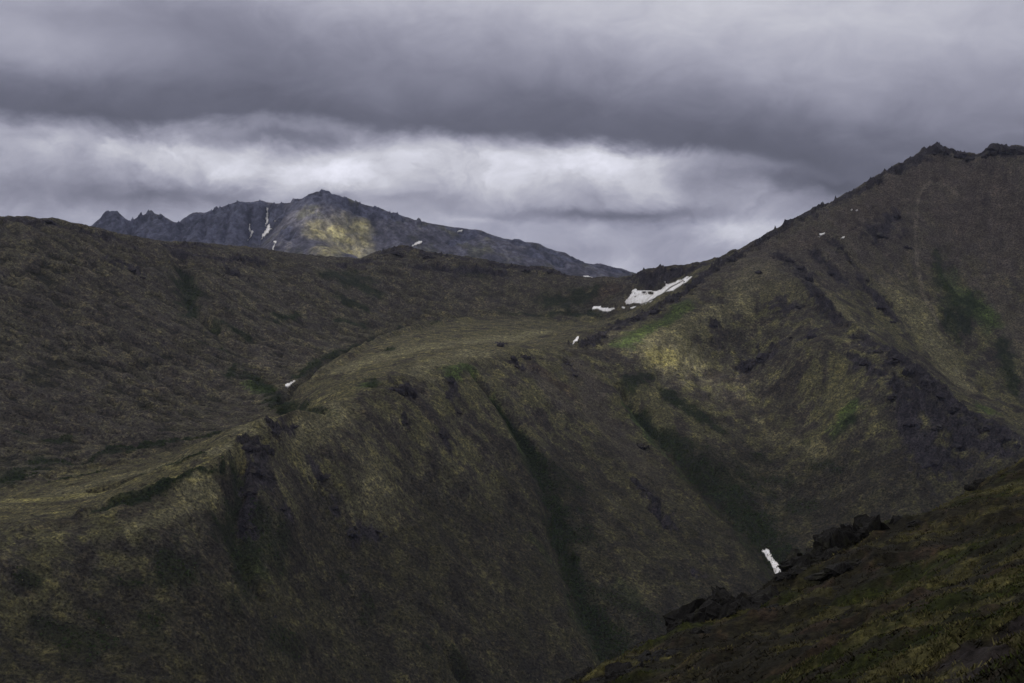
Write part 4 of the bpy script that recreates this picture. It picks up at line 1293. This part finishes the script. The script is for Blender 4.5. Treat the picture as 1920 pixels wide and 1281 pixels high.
def near_color(x, y):
    a = fbm(x * 0.6, y, 5.0, 5, 0.6, 181)
    b = fbm(x, y, 2.0, 4, 0.6, 185)
    c = fbm(x * 0.5, y, 9.0, 4, 0.6, 189)
    C = np.tile(np.array([0.011, 0.010, 0.006], np.float32), (len(x), 1))
    C = mixc(C, np.array([0.014, 0.017, 0.004], np.float32), sstep(0.0, 0.5, c))
    C = mixc(C, np.array([0.045, 0.042, 0.017], np.float32), sstep(0.2, 0.7, a + 0.5 * b))
    C = mixc(C, np.array([0.030, 0.020, 0.014], np.float32), 0.6 * sstep(0.3, 0.7, b - 0.4 * a))
    st = sstep(1.25, 0.8, stones.d(x + b * 1.2, y + a * 1.5) + 0.15 * b)
    C = mixc(C, np.array([0.016, 0.013, 0.013], np.float32), 0.95 * st)
    return C, st, a + 0.5 * b


NCOL, nst, _ = near_color(nx, ny)
o = mesh_obj('near_hillside', np.stack([nx, ny, nz_], 1), grid_faces(nNR, nNC), M_NEAR, attrs={'albedo': NCOL, 'bare': nst})
tag(o, 'dark mossy hillside in the near right corner', 'hillside', kind='structure')


# ------------------------------------------------------------------ plants of the near hillside
def tufts(name, label, cat, mat, count, pick, rad, hgt, blades, width, lean):
    rs = np.random.default_rng(len(name) * 7 + count)
    n = count * 14
    a = rs.uniform(0.02, 0.42, n)
    Y = np.exp(rs.uniform(math.log(17), math.log(98), n))
    x, y = a * Y, Y
    keep = pick(x, y, rs.random(n))
    x, y = x[keep][:count], y[keep][:count]
    k = len(x)
    z = near_height(x, y)
    size = rs.uniform(0.6, 1.35, k)
    B = blades
    ang = rs.uniform(0, 2 * math.pi, (k, B))
    rr = np.sqrt(rs.random((k, B))) * rad * size[:, None]
    bx, by = x[:, None] + np.cos(ang) * rr, y[:, None] + np.sin(ang) * rr
    bz = near_height(bx.ravel(), by.ravel()).reshape(k, B) - 0.02
    h = hgt * size[:, None] * rs.uniform(.5, 1.2, (k, B)) * (1 - 0.45 * (rr / (rad * size[:, None])) ** 2)
    la = ang + rs.normal(0, .6, (k, B))
    lx, ly = np.cos(la) * h * lean, np.sin(la) * h * lean
    wa = rs.uniform(0, math.pi, (k, B))
    wx, wy = np.cos(wa) * width, np.sin(wa) * width
    p = np.stack([np.stack([bx - wx, by - wy, bz], -1), np.stack([bx + wx, by + wy, bz], -1), np.stack([bx + lx + wx * .35, by + ly + wy * .35, bz + h], -1), np.stack([bx + lx - wx * .35, by + ly - wy * .35, bz + h * .97], -1)], 2).reshape(-1, 3)
    f = np.arange(len(p)).reshape(-1, 4)
    o = mesh_obj(name, p, f, mat, smooth=False)
    return tag(o, label, cat, kind='stuff')


def pick_y(x, y, r):
    C, st, t = near_color(x, y)
    return (t > 0.22 + 0.3 * r) & (st < 0.3)


def pick_d(x, y, r):
    C, st, t = near_color(x, y)
    return (t < 0.15 + 0.4 * r) & (st < 0.5)


def pick_g(x, y, r):
    C, st, t = near_color(x, y)
    return (fbm(x * .5, y, 9.0, 4, .6, 189) > 0.1 + .2 * r) & (st < 0.3)


tufts('pale_grass', 'pale yellow grass and lichen tufts over the near hillside', 'grass', leaf_material('dry_grass', (0.030, 0.030, 0.010), (0.110, 0.098, 0.040)), 6000, pick_y, 0.24, 0.12, 10, 0.026, 0.75)
tufts('heather', 'dark brown heather clumps over the near hillside', 'heather', leaf_material('heather_leaf', (0.006, 0.006, 0.003), (0.020, 0.015, 0.008)), 4200, pick_d, 0.30, 0.11, 10, 0.030, 1.0)
tufts('green_moss', 'green moss and sedge cushions over the near hillside', 'moss', leaf_material('moss_leaf', (0.018, 0.026, 0.004), (0.042, 0.050, 0.010)), 2800, pick_g, 0.26, 0.08, 10, 0.026, 0.9)

# ------------------------------------------------------------------ rocks of the near hillside
NROCKS = [crag_mesh('near_crag_%d' % i, 300 + i, M_NROCK, 46, (1.0, 0.5), 0.75, 0.10, 1.0, 7) for i in range(4)]
NR_ = [(1612, 1018, 120, 1.25, 'tall blocky dark outcrop standing out on the near hillside edge'), (1552, 1050, 90, 1.0, 'lower left shoulder of rock beside the tall near outcrop'),
       (1440, 1122, 100, .7, 'dark outcrop directly below the tall snow tongue'), (1345, 1165, 110, 1.15, 'steep dark outcrop on the near edge, left of the one under the snow tongue'),
       (1160, 1280, 130, .8, 'lowest dark outcrop at the bottom of the near hillside edge'), (1250, 1235, 80, .6, 'flat outcrop above the lowest one on the near edge'), (1838, 918, 34, .6, 'small dark rock on the upper near hillside edge'),
       (1722, 984, 36, .6, 'little rock on the near edge right of the tall outcrop'), (1610, 1072, 110, .5, 'half buried dark rock below the tall near outcrop'), (1775, 960, 30, .6, 'little rock on the near edge below the upper small one'),
       (1500, 1085, 60, .7, 'dark rock filling the gap between tall outcrop and the one under the snow'), (1395, 1145, 60, .8, 'dark rock joining the two outcrops below the snow tongue'), (1300, 1205, 50, .7, 'dark rock at the foot of the steep left outcrop'), (1660, 1000, 40, .6, 'low rock at the right foot of the tall outcrop'),
       (1100, 1285, 60, .8, 'lowest rock at the bottom edge of the photo'), (1200, 1248, 50, .6, 'low dark rock between the two lowest outcrops'), (1880, 900, 34, .6, 'highest little rock on the near edge at the right'), (1435, 1165, 40, .4, 'flat stone in the turf below the outcrop under the snow')]
cu, cv = np.array([c[0] for c in NR_], float), np.array([c[1] for c in NR_], float)
px, py, pz = march(near.cub, cu, cv, 10, 170, 900)
for i, (u, v, wpx, hf, lab) in enumerate(NR_):
    if np.isnan(px[i]):
        k = min(range(len(EDGE)), key=lambda q: abs(EDGE[q][0] - u))
        px[i], py[i], pz[i] = at(u, v, EDGE[k][2])
    o = bpy.data.objects.new('rock_outcrop', None)
    col.objects.link(o)
    o.empty_display_size = 0.3
    rb_ = bpy.data.objects.new('rubble', NROCKS[i % 4][0])
    col.objects.link(rb_)
    rb_.parent = o
    for bm_ in NROCKS[i % 4][1]:
        b_ = bpy.data.objects.new('block', bm_)
        col.objects.link(b_)
        b_.parent = o
    s = wpx * py[i] / F * (0.70 if i < 5 else 0.6)
    o.location = (px[i], py[i], float(near_height(np.array([px[i]]), np.array([py[i]]))[0]) - s * 0.25)
    o.scale = (s * 1.08, s * 1.15, s * hf * 0.88)
    o.rotation_euler = (random.uniform(-.1, .1), -0.25, random.uniform(-.4, .4))
    tag(o, lab, 'rock', 'dark outcrops along the near hillside edge')

# ------------------------------------------------------------------ cloud sheet added out of the frame to shade the sun, gaps aimed at the sun patches
DZ = 2300.0
gxn = 60
dx_, dy_ = np.meshgrid(np.linspace(-9000, 7000, gxn), np.linspace(-3500, 9000, gxn))
dz_ = DZ + fbm(dx_.ravel(), dy_.ravel(), 1500, 4, 0.5, 191) * 120
m = bpy.data.materials.new('shade_cloud')
m.use_nodes = True
t = NT(m.node_tree)
out = t.n('ShaderNodeOutputMaterial')
tl = t.n('ShaderNodeBsdfTranslucent')
tl.inputs[0].default_value = (0.39, 0.405, 0.45, 1)
tr = t.n('ShaderNodeBsdfTransparent')
pos = t.n('ShaderNodeNewGeometry').outputs['Position']
nzp = t.noise(pos, 1 / 200.0, 2.0, 0.6, 0.0)
posw = t.vmath('ADD', pos, t.vmath('MULTIPLY', t.vmath('SUBTRACT', nzp.outputs['Color'], (.5, .5, .5)), (120, 120, 0)))


def gap(u, v, field_h, y0, y1, rx, ry, amp):
    X, Y, Z = march(field_h, np.array([u]), np.array([v]), y0, y1, 800)
    zz = DZ
    for _ in range(12):
        s = (zz - Z[0]) / SUNV[2]
        c = (X[0] + SUNV[0] * s, Y[0] + SUNV[1] * s, 0.0)
        fi = (c[0] + 9000) / 16000 * (gxn - 1)
        fj = (c[1] + 3500) / 12500 * (gxn - 1)
        i, j = int(fi), int(fj)
        g = dz_.reshape(gxn, gxn)
        zz = (g[j, i] * (1 - fi + i) + g[j, i + 1] * (fi - i)) * (1 - fj + j) + (g[j + 1, i] * (1 - fi + i) + g[j + 1, i + 1] * (fi - i)) * (fj - j)
    d = t.vmath('MULTIPLY', t.vmath('SUBTRACT', posw if rx > 100 else pos, c), (1 / rx, 1 / ry, 0))
    return t.math('MULTIPLY', t.math('POWER', math.e, t.math('MULTIPLY', t.vmath('DOT_PRODUCT', d, d), -1.0)), amp)


gaps = None  # narrow gaps aim the sun patches, wide thin ones brighten chosen slopes
for args in [(634, 446, far.cub, 5000, 7100, 92, 92, 1.15), (610, 430, far.cub, 5000, 7100, 150, 150, 0.10), (1250, 668, base_h, 1500, 3400, 46, 44, 1.5), (1225, 664, base_h, 1500, 3400, 50, 45, 0.12), (860, 645, base_h, 1500, 3400, 420, 320, 0.11), (350, 600, base_h, 1200, 3400, 350, 350, 0.05), (120, 925, base_h, 1000, 3400, 130, 120, 0.10),
             (560, 440, far.cub, 5000, 7100, 700, 500, 0.06)]:
    g = gap(*args)
    gaps = g if gaps is None else t.math('ADD', gaps, g)
mx_ = t.n('ShaderNodeMixShader')
t.link(t.math('MINIMUM', t.math('ADD', gaps, 0.02), 1.0), mx_.inputs[0])
t.link(tl.outputs[0], mx_.inputs[1])
t.link(tr.outputs[0], mx_.inputs[2])
t.link(mx_.outputs[0], out.inputs[0])
o = mesh_obj('sky', np.stack([dx_.ravel(), dy_.ravel(), dz_], 1), grid_faces(gxn, gxn), m)
tag(o, 'unseen cloud sheet added overhead to shade the sun, with gaps', 'sky', kind='structure')

# ------------------------------------------------------------------ haze
hm = bpy.data.materials.new('mountain_air')
hm.use_nodes = True
t = NT(hm.node_tree)
out = t.n('ShaderNodeOutputMaterial')
pv = t.n('ShaderNodeVolumePrincipled')
pv.inputs['Color'].default_value = (0.60, 0.68, 0.98, 1)
pv.inputs['Density'].default_value = 0.000014
pv.inputs['Anisotropy'].default_value = 0.2
t.link(pv.outputs[0], out.inputs['Volume'])
bx0, bx1, by0, by1, bz0, bz1 = -14500, 14500, -14500, 14500, -1250, 420
hv = [(x_, y_, z_) for z_ in (bz0, bz1) for y_ in (by0, by1) for x_ in (bx0, bx1)]
hf = [(0, 2, 3, 1), (4, 5, 7, 6), (0, 1, 5, 4), (2, 6, 7, 3), (0, 4, 6, 2), (1, 3, 7, 5)]
USE_HAZE = True
if USE_HAZE:
    o = mesh_obj('haze', np.array(hv, float), np.array(hf), hm, smooth=False)
    tag(o, 'thin blue haze filling the mountain air', 'haze', kind='stuff')
